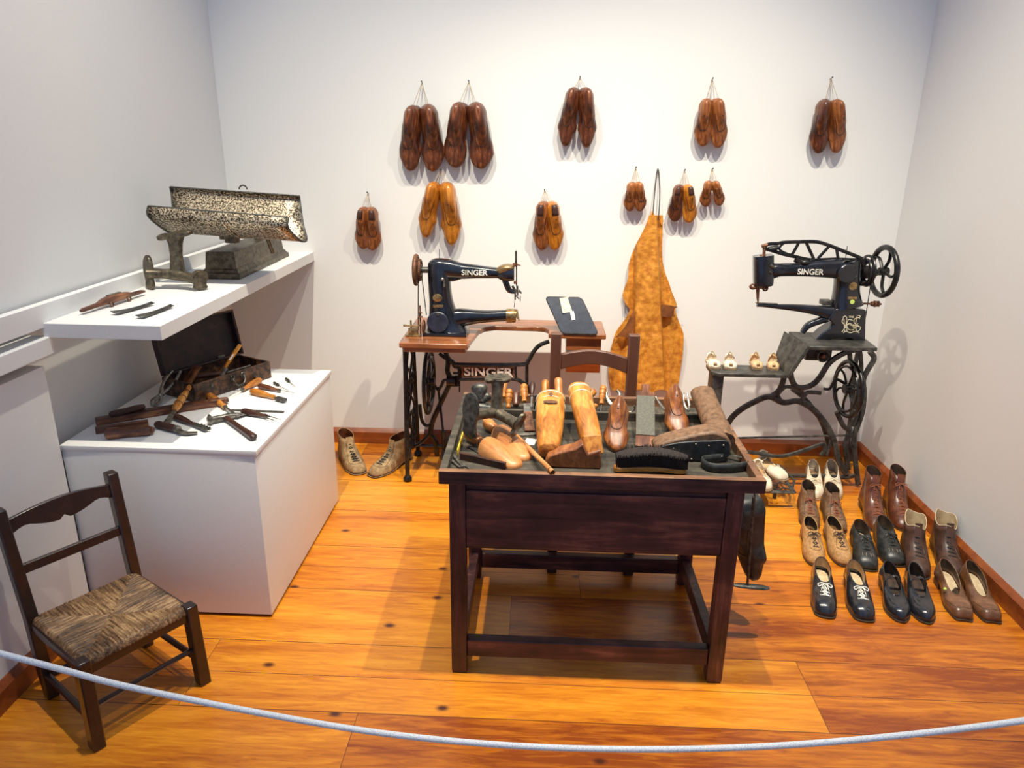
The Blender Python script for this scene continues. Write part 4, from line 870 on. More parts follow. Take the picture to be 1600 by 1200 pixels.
mb = MB().sweep(cr([tuple(ZR(*p, -.02)) for p in ((720, 200), (760, 225), (800, 235), (840, 222))], 4), [(.004, .012)]*13); mb.sphere(ZR(790, 222, -.02), (.022, .015, .012)); mb.sweep([ZR(620, 232, -.03), ZR(760, 230, -.03)], .002); obj('tension_bracket', mb, BLKIRON, t, world=True)
mb = MB(); mb.torus(ZR(1222, 280), .066, .006, 'x', 30, 8, M=tilt); mb.torus(ZR(1205, 290), .055, .008, 'x', 26, 8, M=tilt); mb.lathe([(-.02, .03), (.02, .03)], at(ZR(1205, 290), tilt)); mb.sphere(ZR(1190, 360), .018); mb.sweep([ZR(1180, 195), ZR(1200, 240)], .018); obj('cam_disc', mb, BLKIRON, t, world=True)
mb = MB().sweep([ZR(1140, 265), ZR(1290, 285)], .012, 10); obj('wheel_shaft', mb, BLKIRON, t, world=True)
wheel(ZR(1335, 285, .0), .106, .0125, .018, 5, .35, BLKIRON, 'handwheel', t)
mb = MB(); mb.sweep([ZR(1150, 505), ZR(1320, 512)], .0045, 8); 
for X, r in ((1255, .011), (1275, .015), (1297, .014)): mb.sweep([ZR(X-6, 510), ZR(X+6, 510)], r, 12)
obj('bobbin_winder', mb, RUST, t, world=True)
for a, b in (((1243, 395), (1195, 700)), ((1195, 700), (1180, 790))): obj('drive_belt', MB().sweep([ZR(*a), ZR(*b)], .0022, 6), WIRE, t, world=True)

# sandals
for px_, lab, mt in (((1117, 577), 'white child sandal on the low iron shelf, leftmost', WHTLEA), ((1141, 578), 'white child sandal on the low iron shelf beside its twin', WHTLEA), ((1184, 578), 'tan child sandal on the low iron shelf, left of its pair', PALETAN), ((1208, 579), 'tan child sandal nearest the sloping iron plate', PALETAN)):
    w_ = mt is WHTLEA
    sd = -1 if px_[0] in (1117, 1184) else 1
    shoe('child_sandal', lab, 'sandal', px_, (px_[0]+1*(-6 if sd < 0 else -2), px_[1]-9), L=.125 if w_ else .115, Wd=.062 if w_ else .054, side=sd, z0=SHZ, up=mt, insole=PALETAN, sole=SOLEL, toe=1.25, heel=.004, lift=.0, top=(.034, .044, .030), open_f=.14, sandal='open', toeh=.034)
for px_, hp, sd, lab in (((1224, 752), (1185, 716), 1, 'cream flat sandal lying across the iron pedal grid'), ((1196, 768), (1182, 735), -1, 'cream flat sandal on the pedal grid close to the workbench')):
    shoe('leather_sandal', lab, 'sandal', px_, hp, L=.235, Wd=.078, side=sd, z0=PGZ, up=WHTLEA, insole=PALETAN, sole=SOLEL, toe=1.05, heel=.006, lift=.004, top=(.040, .055, .034), open_f=.16, sandal=True, toeh=.036)
# ------------------------------------------------------------------ workbench
BX0, BX1, BY0, BY1 = -.281, .640, 1.888, 2.555; RT_, FL = .702, .674
t = thing('cobbler_workbench', 'dark stained low cobbler workbench with a shallow tray top full of tools', 'workbench', (.17, 2.2, 0))
w_ = .022
mb = MB().box(((BX0+BX1)/2, (BY0+BY1)/2, FL-.006), (BX1-BX0-.01, BY1-BY0-.01, .012)); obj('tray_floor', mb, TRAYW, t, world=True)
for nm, c, d, m in (('tray_rim', ((BX0+BX1)/2, BY0, .683), (BX1-BX0, w_, .038), BENCH), ('tray_rim', ((BX0+BX1)/2, BY1, .683), (BX1-BX0, w_, .042), RIMW), ('tray_rim', (BX0+.011, (BY0+BY1)/2, .684), (w_, BY1-BY0-w_, .040), TRAYW), ('tray_rim', (BX1-.011, (BY0+BY1)/2, .684), (w_, BY1-BY0-w_, .040), RIMW)):
    obj(nm, MB().box(c, d), m, t, world=True, bevel=.002)
obj('rim_cap', MB().box(((BX0+BX1)/2, BY0, .7035), (BX1-BX0, w_, .003)), RIMW, t, world=True, bevel=.001)
obj('divider', MB().box(((BX0+BX1)/2, 2.395, .689), (BX1-BX0-.045, .014, .030)), TRAYW, t, world=True, bevel=.001)
obj('corner_partition', MB().box((-.165, 2.0, .685), (.155, .010, .022), RZ(-.42)), DARKW, t, world=True, bevel=.001)
LX0, LX1, LY0, LY1 = -.230, .565, 1.915, 2.44; lw = .048
for x in (LX0, LX1):
    for y in (LY0, LY1):
        mb = MB(); s = -1 if x < .1 else 1
        mb.grid([[V((x+k*lw/2*a+o, y+k*lw/2*b, z)) for a, b in ((-1, -1), (1, -1), (1, 1), (-1, 1))] for z, k, o in ((0, .9, 0), (.01, 1, 0), (.664, 1, 0))]); obj('leg', mb, BENCHY, t, world=True, bevel=.003)
obj('drawer_front', MB().box(((LX0+LX1)/2, LY0-.012, .546), (LX1-LX0-lw, .016, .182)), BENCH, t, world=True, bevel=.003)
obj('front_rail', MB().box(((LX0+LX1)/2, LY0+.004, .650), (LX1-LX0-lw, .03, .032)), BENCH, t, world=True, bevel=.002)
obj('front_rail', MB().box(((LX0+LX1)/2, LY0, .453), (LX1-LX0-lw, .03, .014)), BENCH, t, world=True, bevel=.002)
obj('back_apron', MB().box(((LX0+LX1)/2, LY1, .56), (LX1-LX0-lw, .02, .2)), BENCH, t, world=True, bevel=.002)
for x in (LX0, LX1): obj('side_apron', MB().box((x, (LY0+LY1)/2, .56), (.02, LY1-LY0-lw, .2)), BENCHY, t, world=True, bevel=.002)
for y, z in ((LY0, .090), (LY1, .075)): obj('stretcher', MB().box(((LX0+LX1)/2, y, z), (LX1-LX0-lw, .032, .062)), BENCH, t, world=True, bevel=.003)
for x in (LX0, LX1): obj('stretcher', MB().box((x, (LY0+LY1)/2, .085), (.032, LY1-LY0-lw, .058)), BENCHY, t, world=True, bevel=.003)
mb = MB()
for i in range(9): mb.sphere((BX1-.004, 1.95+i*.06, .704), .003, n=8)
obj('rim_nails', mb, STEELD, t, world=True); bench = t

# ------------------------------------------------------------------ hand tool builders (local x runs from the grip end to the working end)
def hprof(L, r, style='bulb'):
    if style == 'bulb': P = [(0, .3), (.02, .62), (.10, .92), (.30, 1), (.55, .86), (.75, .58), (.86, .5), (.93, .62), (1, .56)]
    elif style == 'ring': P = [(0, .35), (.03, .7), (.10, .95), (.24, 1), (.27, .86), (.30, 1), (.48, 1), (.51, .86), (.54, .98), (.72, .72), (.82, .52), (.92, .68), (1, .6)]
    elif style == 'file': P = [(0, .4), (.03, .75), (.15, .95), (.5, .88), (.75, 1), (.92, .8), (1, .62)]
    elif style == 'stick': P = [(0, .8), (.01, 1), (.99, 1), (1, .85)]
    else: P = [(0, .4), (.04, .8), (.2, 1), (.7, .92), (.95, .8), (1, .6)]
    return [(x*L, y*r) for x, y in cr(P, 3)]
def grip(t, L, r, m, style='bulb', flat=1.0, x0=0):
    o = obj('handle', MB().lathe(hprof(L, r, style), Matrix.Translation((x0, 0, r*.9)) @ Matrix.Diagonal((1, 1, flat, 1)), 16), m, t, smooth=50)
    return o
def tool(name, label, cat, P0, P1, group=None, up=(0, 0, 1)):
    P0, P1 = V(P0), V(P1); t = thing(name, label, cat, P0, frame(P0, P1, up), group); return t, (P1-P0).length
def blade(t, x0, x1, w0, w1, th, m, z=.006, name='blade', curve=0.0):
    mb = MB(); n = 6; rings = []
    for i in range(n+1):
        k = i/n; x = x0+(x1-x0)*k; w = w0+(w1-w0)*k; y = curve*math.sin(k*PI/2)
        rings.append([V((x, y-w/2, z)), V((x, y, z+th/2)), V((x, y+w/2, z)), V((x, y, z-th/2))] if w < .006 else [V((x, y-w/2, z-th/2)), V((x, y+w/2, z-th/2)), V((x, y+w/2, z+th/2)), V((x, y-w/2, z+th/2))])
    mb.grid(rings); return obj(name, mb, m, t, smooth=30, bevel=.0006)
PZ_ = PZ
def Z2(X, Y, z=PZ): return G(120+X/4, 480+Y/4, z)
def awl(label, a, b, hf=.5, r=.012, m=BROWNW, style='bulb', bl=(.004, .001), curve=0.0, name='awl', cat='awl', ferr=True, f=Z2, th=.003, bm=STEEL, dz=.0005):
    t, L = tool(name, label, cat, f(*a)+V((0, 0, dz)), f(*b)+V((0, 0, dz))); grip(t, L*hf, r, m, style)
    if ferr: obj('ferrule', MB().lathe([(L*hf-.008, r*.62), (L*hf+.004, r*.58)], Matrix.Translation((0, 0, r*.9)), 12), STEEL, t)
    blade(t, L*hf, L, bl[0], bl[1], th, bm, r*.9, curve=curve); return t
# long strop board with knife on it
t, L = tool('leather_strop', 'long red-brown wooden strop board lying along the back of the plinth tools', 'strop', Z2(120, 735), Z2(935, 605))
mb = MB(); mb.box((L*.5, 0, .012), (L, .034, .024), bev=.004); obj('board', mb, BROWNW, t); obj('strop_face', MB().box((L*.42, 0, .0252), (L*.62, .030, .0024)), DARKW, t)
obj('grip_end', MB().lathe(hprof(L*.16, .013, 'x'), Matrix.Translation((L*.86, 0, .016)), 12), BROWNW, t)
t, L = tool('knife', 'dark knife handle resting on the long strop board', 'knife', Z2(205, 690, PZ+.026), Z2(430, 636, PZ+.026)); grip(t, L*.98, .012, DARKW, 'file'); blade(t, L*.9, L*1.0, .012, .01, .003, STEELD, .011)
t, L = tool('wooden_batten', 'short flat brown wooden slat between strop board and burnisher', 'slat', Z2(120, 788), Z2(450, 742)); obj('slat', MB().box((L/2, 0, .011), (L, .022, .022), bev=.002), BROWNW, t)
t, L = tool('burnisher', 'chunky reddish wooden burnisher at the front left corner of the plinth', 'burnisher', Z2(182, 822), Z2(488, 796))
obj('body', MB().sweep([(0, 0, .019), (.006, 0, .019), (.03, 0, .018), (L*.5, 0, .014), (L*.85, 0, .017), (L*.93, 0, .017)], [(.010, .010), (.018, .018), (.019, .018), (.012, .013), (.016, .016), (.012, .012)], 14, e=4), BROWNW, t)
obj('end_knob', MB().lathe([(L*.9, .010), (L*.97, .012), (L, .008)], Matrix.Translation((0, 0, .017)), 12), BROWNW, t)
t, L = tool('heel_shave', 'edge tool with orange leather-bound handle resting against the toolbox', 'edge tool', Z2(560, 745), Z2(712, 512, PZ+.05))
grip(t, L*.66, .014, YELLOWW, 'ring', x0=L*.34); mb = MB()
for i in range(3): mb.torus((L*(.5+.16*i), 0, .0126), .0145, .0015, 'x', 16, 5)
obj('binding', mb, DARKW, t); blade(t, 0, L*.38, .026, .012, .005, STEEL, .010)
t, L = tool('edge_iron', 'dark handled edge iron with bright hooked blade, front centre of the plinth', 'edge iron', Z2(498, 752), Z2(722, 808)); grip(t, L*.58, .0145, DARKW, 'file')
obj('ferrule', MB().lathe([(L*.56, .013), (L*.64, .013)], Matrix.Translation((0, 0, .0135)), 14), STEEL, t); obj('blade', MB().sweep([(L*.62, 0, .012), (L*.75, -.006, .010), (L*.88, 0, .008), (L, .022, .006)], [(.010, .003), (.012, .003), (.012, .003), (.010, .002)], 8, up=(0, 0, 1), e=4), STEEL, t)
t, L = tool('pricking_wheel', 'dark handled pricking tool with toothed metal head beside the hooked edge iron', 'pricking tool', Z2(606, 696), Z2(838, 792)); grip(t, L*.62, .0125, DARKW, 'bulb')
mb = MB().box((L*.76, 0, .012), (L*.3, .016, .010), bev=.002)
for i in range(4): mb.box((L*(.70+.07*i), .009, .012), (.006, .008, .010))
obj('toothed_head', mb, STEELD, t)
awl('brown fluted handle of a lever tool pointing to the cross-peen hammer', (826, 568), (1010, 705), .58, .0145, YELLOWW, 'ring', (.008, .010), name='lasting_lever', cat='lever tool', th=.006)
# cross-peen hammer
def hammer(label, hd, tail, f, hz=0, hl=.11, hr=.011, hm=DARKW, head=STEEL, ang=0.0, lift=0.0):
    t, L = tool('shoemaker_hammer', label, 'hammer', f(*tail)+V((0, 0, .002)), f(*hd)+V((0, 0, .004+lift)))
    obj('handle', MB().sweep([(0, 0, .010), (.006, 0, .011), (.03, 0, .011), (L*.5, 0, .010), (L-.01, 0, .012)], [(hr*.6, hr*.6), (hr*1.15, hr), (hr*1.1, hr), (hr*.85, hr*.8), (hr*.8, hr*.7)], 12, e=3), hm, t)
    mb = MB().sweep([(L, hl*.5, .016), (L, hl*.44, .016), (L, hl*.36, .013), (L, hl*.1, .012), (L, -hl*.2, .012), (L+.002, -hl*.42, .009), (L+.006, -hl*.56, .005)], [(.008, .008), (.019, .019), (.011, .011), (.011, .011), (.012, .010), (.015, .005), (.017, .0015)], 14, e=2.6)
    obj('head', mb, head, t); return t
hammer('shoemaker hammer with bright cross-peen head at the front right of the plinth', (930, 712), (1112, 838), Z2, hl=.125)
t, L = tool('flat_file', 'thin flat grey file lying towards the right edge of the plinth', 'file', Z2(950, 648), Z2(1296, 658)); blade(t, 0, L, .012, .013, .004, STEELD, .003)
t, L = tool('stitching_awl', 'dark handled twin-spiked awl near the right edge of the plinth', 'awl', Z2(1032, 668), Z2(1270, 716)); grip(t, L*.66, .013, DARKW, 'bulb'); 
for s in (-1, 1): obj('spike', MB().sweep([(L*.64, s*.006, .011), (L*(.97 if s > 0 else .95), s*.011, .004)], [.003, .0008], 7), STEEL, t)
t, L = tool('pricking_wheel', 'cork handled tool with square metal head on the plinth, nearest its right edge', 'pricking tool', Z2(1090, 542), Z2(1308, 600)); grip(t, L*.68, .0145, YELLOWW, 'bulb'); obj('square_head', MB().box((L*.86, 0, .011), (L*.26, .022, .012), bev=.003), STEELD, t)
awl('slim brown awl with bent tip between two cork handled tools', (1136, 506), (1352, 554), .62, .0115, BROWNW, 'bulb', (.004, .004), curve=.006)
awl('cork handled awl with needle pointing left beside the toolbox', (1152, 472), (962, 574), .62, .014, YELLOWW, 'bulb', (.004, .001), curve=-.004)
awl('pair-tipped small steel punch at the back right of the plinth', (1236, 482), (1326, 532), .25, .006, STEELD, 'stick', (.005, .002), name='punch', cat='punch', ferr=False)
awl('smallest steel punch at the far right of the plinth', (1310, 456), (1366, 506), .3, .006, STEELD, 'stick', (.005, .002), name='punch', cat='punch', ferr=False)
# shelf pieces
t, L = tool('spokeshave', 'wooden spokeshave with two eyelets on the white shelf', 'spokeshave', G(128, 492, SZ), G(226, 461, SZ))
obj('body', MB().sweep([(0, 0, .012), (.01, 0, .014), (L*.25, 0, .016), (L*.34, 0, .02), (L*.42, -.002, .022), (L*.60, -.002, .022), (L*.7, 0, .02), (L*.8, 0, .016), (L*.95, 0, .016), (L, 0, .014)], [(.007, .004), (.009, .006), (.011, .007), (.016, .011), (.017, .013), (.017, .013), (.015, .011), (.010, .007), (.010, .006), (.006, .004)], 12, e=3), BROWNW, t)
obj('blade', MB().box((L*.51, .002, .036), (L*.2, .012, .003)), STEEL, t)
for x in (.38, .66): obj('eyelet', MB().torus((L*x, -.018, .009), .008, .0025, 'y', 14, 6), RUST, t)
for a, b, lab in (((178, 493), (240, 477), 'thin curved grey blade on the shelf, the one closer to the spokeshave'), ((217, 499), (270, 481), 'forked grey blade on the shelf, nearest the front edge')):
    t, L = tool('loose_blade', lab, 'blade', G(*a, SZ), G(*b, SZ)); n = 8
    mb = MB(); mb.grid([[V((L*i/n, s*(.015-.009*abs(i/n-.1)), .003+.006*(i/n-.5)**2*4+(.004 if s > 0 else 0))) for s in (-1, 0, 1)] for i in range(n+1)], closed=False); obj('blade', mb, STEELD, t, solid=.0018)

# ------------------------------------------------------------------ toolbox
FLc, FR = V((-1.300, 2.552, PZ)), V((-1.127, 2.880, PZ)); X = (FR-FLc); Lx = X.length; X.normalize(); Yb_ = V((-X.y, X.x, 0)); Dw = .19; Hh = .072
t = thing('toolbox', 'open scuffed brown toolbox with raised dark lid on the white plinth', 'toolbox', FLc, Matrix((X, Yb_, V((0, 0, 1)))).transposed())
mb = MB(); th = .009
for c, d in (((Lx/2, th/2, Hh/2), (Lx, th, Hh)), ((Lx/2, Dw-th/2, Hh/2), (Lx, th, Hh)), ((th/2, Dw/2, Hh/2), (th, Dw-2*th, Hh)), ((Lx-th/2, Dw/2, Hh/2), (th, Dw-2*th, Hh)), ((Lx/2, Dw/2, th/2), (Lx-2*th, Dw-2*th, th))): mb.box(c, d)
obj('box', mb, TOOLBOXM, t, bevel=.002, smooth=25)
la = math.radians(102); Ml = Matrix.Translation((0, Dw, Hh)) @ Matrix.Rotation(PI-la+0*PI, 4, 'X')
# lid in its own plane: y from the hinge outwards, z towards the inside
Ml = Matrix.Translation((0, Dw, Hh+.002)) @ Matrix(((1, 0, 0, 0), (0, math.cos(math.radians(78)), -math.sin(math.radians(78)), 0), (0, math.sin(math.radians(78)), math.cos(math.radians(78)), 0), (0, 0, 0, 1)))
mb = MB(); R3 = Ml.to_3x3(); ld = .03
for c, d in (((Lx/2, Dw/2, -.0), (Lx, Dw, .006)), ((Lx/2, .004, ld/2), (Lx, .008, ld)), ((Lx/2, Dw-.004, ld/2), (Lx, .008, ld)), ((.004, Dw/2, ld/2), (.008, Dw-.016, ld)), ((Lx-.004, Dw/2, ld/2), (.008, Dw-.016, ld))): mb.box(Ml @ V(c), d, R3)
lid = obj('lid', mb, TOOLBOXIN, t, bevel=.0015, smooth=25)
obj('lid_latch', MB().box(Ml @ V((Lx*.72, .012, .02)), (.035, .012, .008), R3, bev=.002), STEELD, lid)
obj('lid_binding', MB().sweep([Ml @ V(p) for p in ((0, Dw, ld), (Lx, Dw, ld), (Lx, 0, ld))], .003, 6), RUST, lid)
mb = MB().sweep(cr([(Lx*.47, -.004, .052), (Lx*.47, -.014, .036), (Lx*.50, -.020, .022), (Lx*.57, -.020, .024), (Lx*.61, -.014, .040), (Lx*.61, -.004, .054)], 4), .0035, 7); obj('carry_handle', mb, STEELD, t)
for x in (.47, .61): obj('handle_bracket', MB().torus((Lx*x, -.003, .053), .009, .003, 'y', 14, 6), STEELD, t)
obj('lock_plate', MB().box((Lx*.21, -.001, .05), (.012, .003, .012)), STEELD, t)
T4 = wmat(t); T = lambda x, y, z: T4 @ V((x, y, z))
tt, L = tool('folding_ruler', 'yellow wooden ruler standing up out of the toolbox', 'ruler', T(Lx*.48, .10, .03), Z2(1030, 222, .79)+V((0, 0, 0)))
L = .17; obj('body', MB().box((L/2, 0, 0), (L, .024, .005), bev=.001), YELLOWW, tt); mb = MB()
for i in range(14): mb.box((L*.3+i*.008, .008 if i % 2 else .006, .003), (.0012, .008 if i % 2 else .012, .0008))
obj('scale_marks', mb, WIRE, tt); obj('paper_tag', MB().box((L*.62, -.004, .0032), (.030, .010, .0006)), WPAPER, tt)
a, b = T(Lx*.30, .13, .055), T(Lx*.48, .055, .062); tt, L = tool('shoemaker_hammer', 'dark hammer lying inside the toolbox', 'hammer', a, b); obj('handle', MB().sweep([(-.03, 0, 0), (L*.5, 0, 0), (L, 0, 0)], [(.014, .013), (.012, .011), (.010, .009)], 12), DARKW, tt); obj('head', MB().sweep([(L, .05, 0), (L, .042, 0), (L, .02, 0), (L, -.03, 0), (L, -.05, 0)], [.006, .013, .009, .010, .004], 12), STEELD, tt)
a, b = T(.03, .10, .035), T(Lx*.36, .15, .085); tt, L = tool('wooden_batten', 'brown board poking up inside the toolbox', 'slat', a, b); obj('slat', MB().box((L/2, 0, 0), (L, .035, .010), bev=.002), BROWNW, tt)
a, b = T(Lx*.55, .14, .03), T(Lx*.90, .08, .05); tt, L = tool('punch', 'steel rod lying in the right end of the toolbox', 'punch', a, b); obj('rod', MB().sweep([(0, 0, 0), (L, 0, 0)], .004, 8), STEEL, tt)
# large pliers leaning on the toolbox corner
def pliers(name, label, jaw, ha, hb, m=STEEL, r=.005, jl=.03, cat='pliers', piv=.012):
    jaw, ha, hb = V(jaw), V(ha), V(hb); t = thing(name, label, cat, jaw); h = (ha+hb)/2; d = (jaw-h).normalized(); p = jaw-d*jl
    s = (ha-hb).normalized()
    LL = (jaw-h).length; jw = jl*.28
    for k, (q, o) in enumerate(((ha, 1), (hb, -1))):
        pts = [jaw-s*(.001*o), jaw-d*(jl*.45)-s*(jw*o), p, p.lerp(q, .25)+s*(LL*.05*o), p.lerp(q, .6)+s*(LL*.06*o), q]
        mb = MB().sweep(cr([tuple(v) for v in pts], 5), [(r*(1.5 if i < 12 else 1.0), r*(.8)) for i in range(26)], 8); obj('arm', mb, m, t, world=True)
    n = d.cross(s).normalized(); obj('rivet', MB().lathe([(-r*1.2, r*1.1), (r*1.2, r*1.1)], at(p, frame((0, 0, 0), n)), 12), m, t, world=True); return t
pliers('long_pliers', 'large curved steel pliers leaning on the left corner of the toolbox', Z2(482, 628)+V((0, 0, .008)), Z2(596, 396, PZ+.10), Z2(648, 400, PZ+.09), STEEL, .006, .05)

# ------------------------------------------------------------------ tray contents
def B5(X, Y, z=FL): return G(680+X/5.714, 570+Y/5.714, z)       # left half of the tray
def B6(X, Y, z=FL): return G(920+X/5.333, 570+Y/5.333, z)       # right half of the tray
e = V((0, 0, .0006))
# big three-footed iron last
hub = B5(545, 425, FL+.10); t = thing('iron_shoe_anvil', 'large three-armed iron shoe anvil in the left of the workbench tray', 'shoe anvil', (hub.x, hub.y, FL))
def arm3(end, n, d, L, wd, th=.012, r=(.018, .015)):
    end = V(end); c = hub
    mb = MB().sweep([c-(end-c)*.06, c.lerp(end, .3), c.lerp(end, .7), end], [(r[0]*1.15, r[0]), r, r, (r[0]*1.3, r[1]*1.2)], 14, e=2.4); obj('arm', mb, IRON, t, world=True)
    mb = MB(); plate_foot(mb, end, n, d, L, wd, th); obj('sole_plate', mb, IRON if L < .1 else STEELD, t, world=True)
hy = hub.y
arm3(W(680+560/5.714, 570+125/5.714, hy+.02), (0, -.35, 1), (1, .1, .0), .085, .045)
arm3(W(680+318/5.714, 570+455/5.714, hy-.075), (-.62, -.78, .05), (.05, .0, 1), .150, .068)
arm3(W(680+740/5.714, 570+535/5.714, hy-.07), (.75, -.45, -.35), (.35, .1, .9), .085, .042)
# grey iron piece at the rear left corner
c = B5(400, 330, FL+.035); t = thing('iron_shoe_anvil', 'small grey iron anvil in the rear left corner of the tray', 'shoe anvil', (c.x, c.y+.05, FL)); c = V((c.x, 2.475, FL+.03))
for (X, Y), r0, r1 in (((388, 165), .030, .026), ((488, 262), .020, .018)):
    en = W(680+X/5.714, 570+Y/5.714, 2.49); obj('arm', MB().sweep([c, c.lerp(en, .3), c.lerp(en, .55), c.lerp(en, .75), c.lerp(en, .92), en], [(.018, .016), (r0*.8, .016), (r0*.95, .018), (r0, .018), (r0*.8, .014), (r0*.3, .006)], 14), GREYIRON if False else STEELD, t, world=True)
obj('base', MB().sweep([c+V((-.04, 0, -.012)), c+V((.05, -.02, -.018))], [(.02, .012), (.016, .010)], 12), STEELD, t, world=True)
# handles standing in the rear compartment
def rear(name, label, xb, yb_, xt, yt, m, r, style='ring', cat='tool handle', y0=2.45, y1=2.50, fz=B5, scale=5.714, ox=680, extra=None):
    a = W(ox+xt/scale, 570+yt/scale, y1); b = W(ox+xb/scale, 570+yb_/scale, y0)
    t, L = tool(name, label, cat, a, b, up=(0, -1, 0)); grip(t, L, r, m, style)
    if extra: blade(t, L*.95, L+extra[0], extra[1], extra[1]*.8, .004, extra[2], r*.9)
    return t
rear('awl', 'orange ringed awl handle at the back of the tray, leftmost of the row', 655, 395, 662, 228, YELLOWW, .0125, cat='awl')
rear('awl', 'wrapped orange handle just behind the upright arm of the big anvil', 612, 300, 620, 130, YELLOWW, .011, 'bulb', 'awl', 2.47, 2.53)
rear('burnisher', 'flat-topped brown burnisher between two orange handles at the back', 722, 385, 724, 262, BROWNW, .014, 'x', 'burnisher')
rear('rasp', 'orange handled rasp with its reddish blade pointing to the viewer', 800, 350, 795, 195, YELLOWW, .0135, 'ring', 'rasp', 2.43, 2.50)
a, b = W(680+818/5.714, 570+355/5.714, 2.41), B5(845, 612); t, L = tool('flat_rasp', 'long flat reddish steel blade lying below the orange rasp handle', 'blade', a, b+V((0, 0, .004)))
blade(t, 0, L*.32, .024, .026, .004, STEEL, .004); blade(t, L*.32, L, .030, .034, .006, RUST, .004, 'rusty_part')
rear('awl', 'dark brown awl handle with metal ferrule at the back of the tray', 862, 300, 868, 170, DARKW, .011, 'bulb', 'awl', 2.45, 2.51, extra=(.05, .008, STEELD))
t = thing('steel_block', 'small dull steel block standing on the tray divider', 'block', W(680+903/5.714, 570+400/5.714, 2.425)); obj('block', MB().box((0, 0, .028), (.018, .014, .056), bev=.002), STEELD, t)
rear('file', 'tall orange file handle, left of the two by the brown chair post', 985, 345, 982, 160, YELLOWW, .0150, 'file', 'file', 2.43, 2.50)
rear('file', 'tallest worn wooden file handle in front of the left brown chair post', 1108, 355, 1098, 135, ORANGEW, .0155, 'file', 'file', 2.43, 2.50, extra=(.04, .014, STEEL))
rear('awl', 'orange handle leaning right behind the second boot form', 1345, 300, 1395, 235, YELLOWW, .0145, 'x', 'awl', 2.46, 2.49)
rear('awl', 'orange ringed awl leaning by the pincers at the back of the tray', 1478, 365, 1495, 200, YELLOWW, .0125, 'ring', 'awl', 2.44, 2.50, extra=(.03, .003, STEEL))
rear('awl', 'short orange awl handle low between two longer ones', 1408, 405, 1432, 350, YELLOWW, .009, 'bulb', 'awl', 2.42, 2.43)
def px_tool(name, label, paths, r=.0045, y0=2.50, y1=2.435, rivet=None, m=STEEL):
    base = W(920+paths[0][-1][0]/5.333, 570+paths[0][-1][1]/5.333, y1); t = thing(name, label, name, base)
    for p in paths:
        n_ = len(p)-1; q = cr([tuple(W(920+X/5.333, 570+Y/5.333, y0+(y1-y0)*i/n_)) for i, (X, Y) in enumerate(p)], 5)
        obj('arm', MB().sweep(q, [(r*(.6+.5*math.sin(PI*i/(len(q)-1))), r*.7) for i in range(len(q))], 8), m, t, world=True)
    if rivet: obj('rivet', MB().lathe([(0, .008), (.006, .007)], at(W(920+rivet[0]/5.333, 570+rivet[1]/5.333, 2.458), frame((0, 0, 0), (0, -1, 0))), 12), m, t, world=True)
px_tool('pincers', 'open-jawed steel pincers standing at the back of the tray', [[(150, 222), (143, 262), (168, 310), (205, 345), (225, 392)], [(236, 214), (260, 250), (242, 305), (205, 345), (176, 388)]], .0075, rivet=(205, 345))
px_tool('nippers', 'steel nippers leaning between the flat strop and the orange last', [[(556, 268), (592, 322), (618, 360), (642, 388)], [(736, 205), (690, 245), (664, 300), (655, 352)]], .0050)
px_tool('tweezers', 'thin steel tweezers beside the leather boot form', [[(796, 235), (786, 290), (800, 340), (832, 385)], [(818, 232), (830, 290), (838, 340), (834, 385)]], .0042)
t = thing('small_pincers', 'small curved pincers with pale jaws beside the flat strop', 'pincers', W(920+335/5.333, 570+380/5.333, 2.43))
for s in (-1, 1): obj('jaw', MB().sweep(cr([tuple(W(920+(335+s*d)/5.333, 570+Y/5.333, 2.43)) for d, Y in ((42, 340), (48, 365), (25, 390), (0, 395))], 4), .003, 6), STEEL, t, world=True)
# yellow ruler on the left rim
a, b = B5(238, 498, RT_), B5(158, 750, RT_); t, L = tool('painted_ruler', 'yellow painted ruler along the left rim of the tray', 'ruler', a+V((.014, 0, -.012)), b+V((.014, 0, -.012))); obj('body', MB().box((L/2, 0, 0), (L, .004, .020), bev=.001), YEL, t)
# wooden shoe stretchers
def stretcher(label, heel, toe_, tail, W_=.074, H=.05):
    p0, p1, pt = B5(*heel), B5(*toe_), B5(*tail); t, L = tool('shoe_tree', label, 'shoe tree', p0+e, p1+e)
    rows = [(0, .55, .62), (.03, .8, .85), (.12, .95, 1.0), (.35, 1.05, .95), (.6, 1.0, .72), (.82, .88, .50), (.94, .66, .36), (.985, .42, .24), (1, .18, .12)]
    q = cr(rows, 4); mb = MB(); rings = []
    for k, w, h in q:
        w *= W_/2; h *= H; rings.append([V((k*L, -w*math.cos(PI*j/10), h*math.sin(PI*j/10)**.8)) for j in range(11)]+[V((k*L, w*(1-j/3)*.98-.0, 0)) for j in (1, 2, 3, 4, 5)][:5])
    mb.grid(rings); obj('forepart', mb, ORANGEW, t)
    loc = t.matrix_basis.inverted() @ pt; d = V((loc.x, loc.y, 0)); d0 = d.normalized(); mb = MB()
    mb.sweep([V((.0, 0, .022)), d*.3+V((0, 0, .018))], [(.006, .003)]*2, 6); obj('spring', mb, STEELD, t)
    mb = MB().sweep([d*.28+V((0, 0, .020)), d*.35+V((0, 0, .021)), d*.7+V((0, 0, .024)), d*.95+V((0, 0, .024)), d+V((0, 0, .022))], [(.010, .010), (.015, .014), (.017, .018), (.014, .018), (.007, .010)], 14, e=3); obj('heel_block', mb, ORANGEW, t); return t
stretcher('pale wooden shoe tree, front one of two at the left of the tray', (440, 760), (745, 925), (285, 672))
stretcher('pale wooden shoe tree behind the other, touching the thin wooden stick', (560, 640), (820, 860), (450, 575), .070)
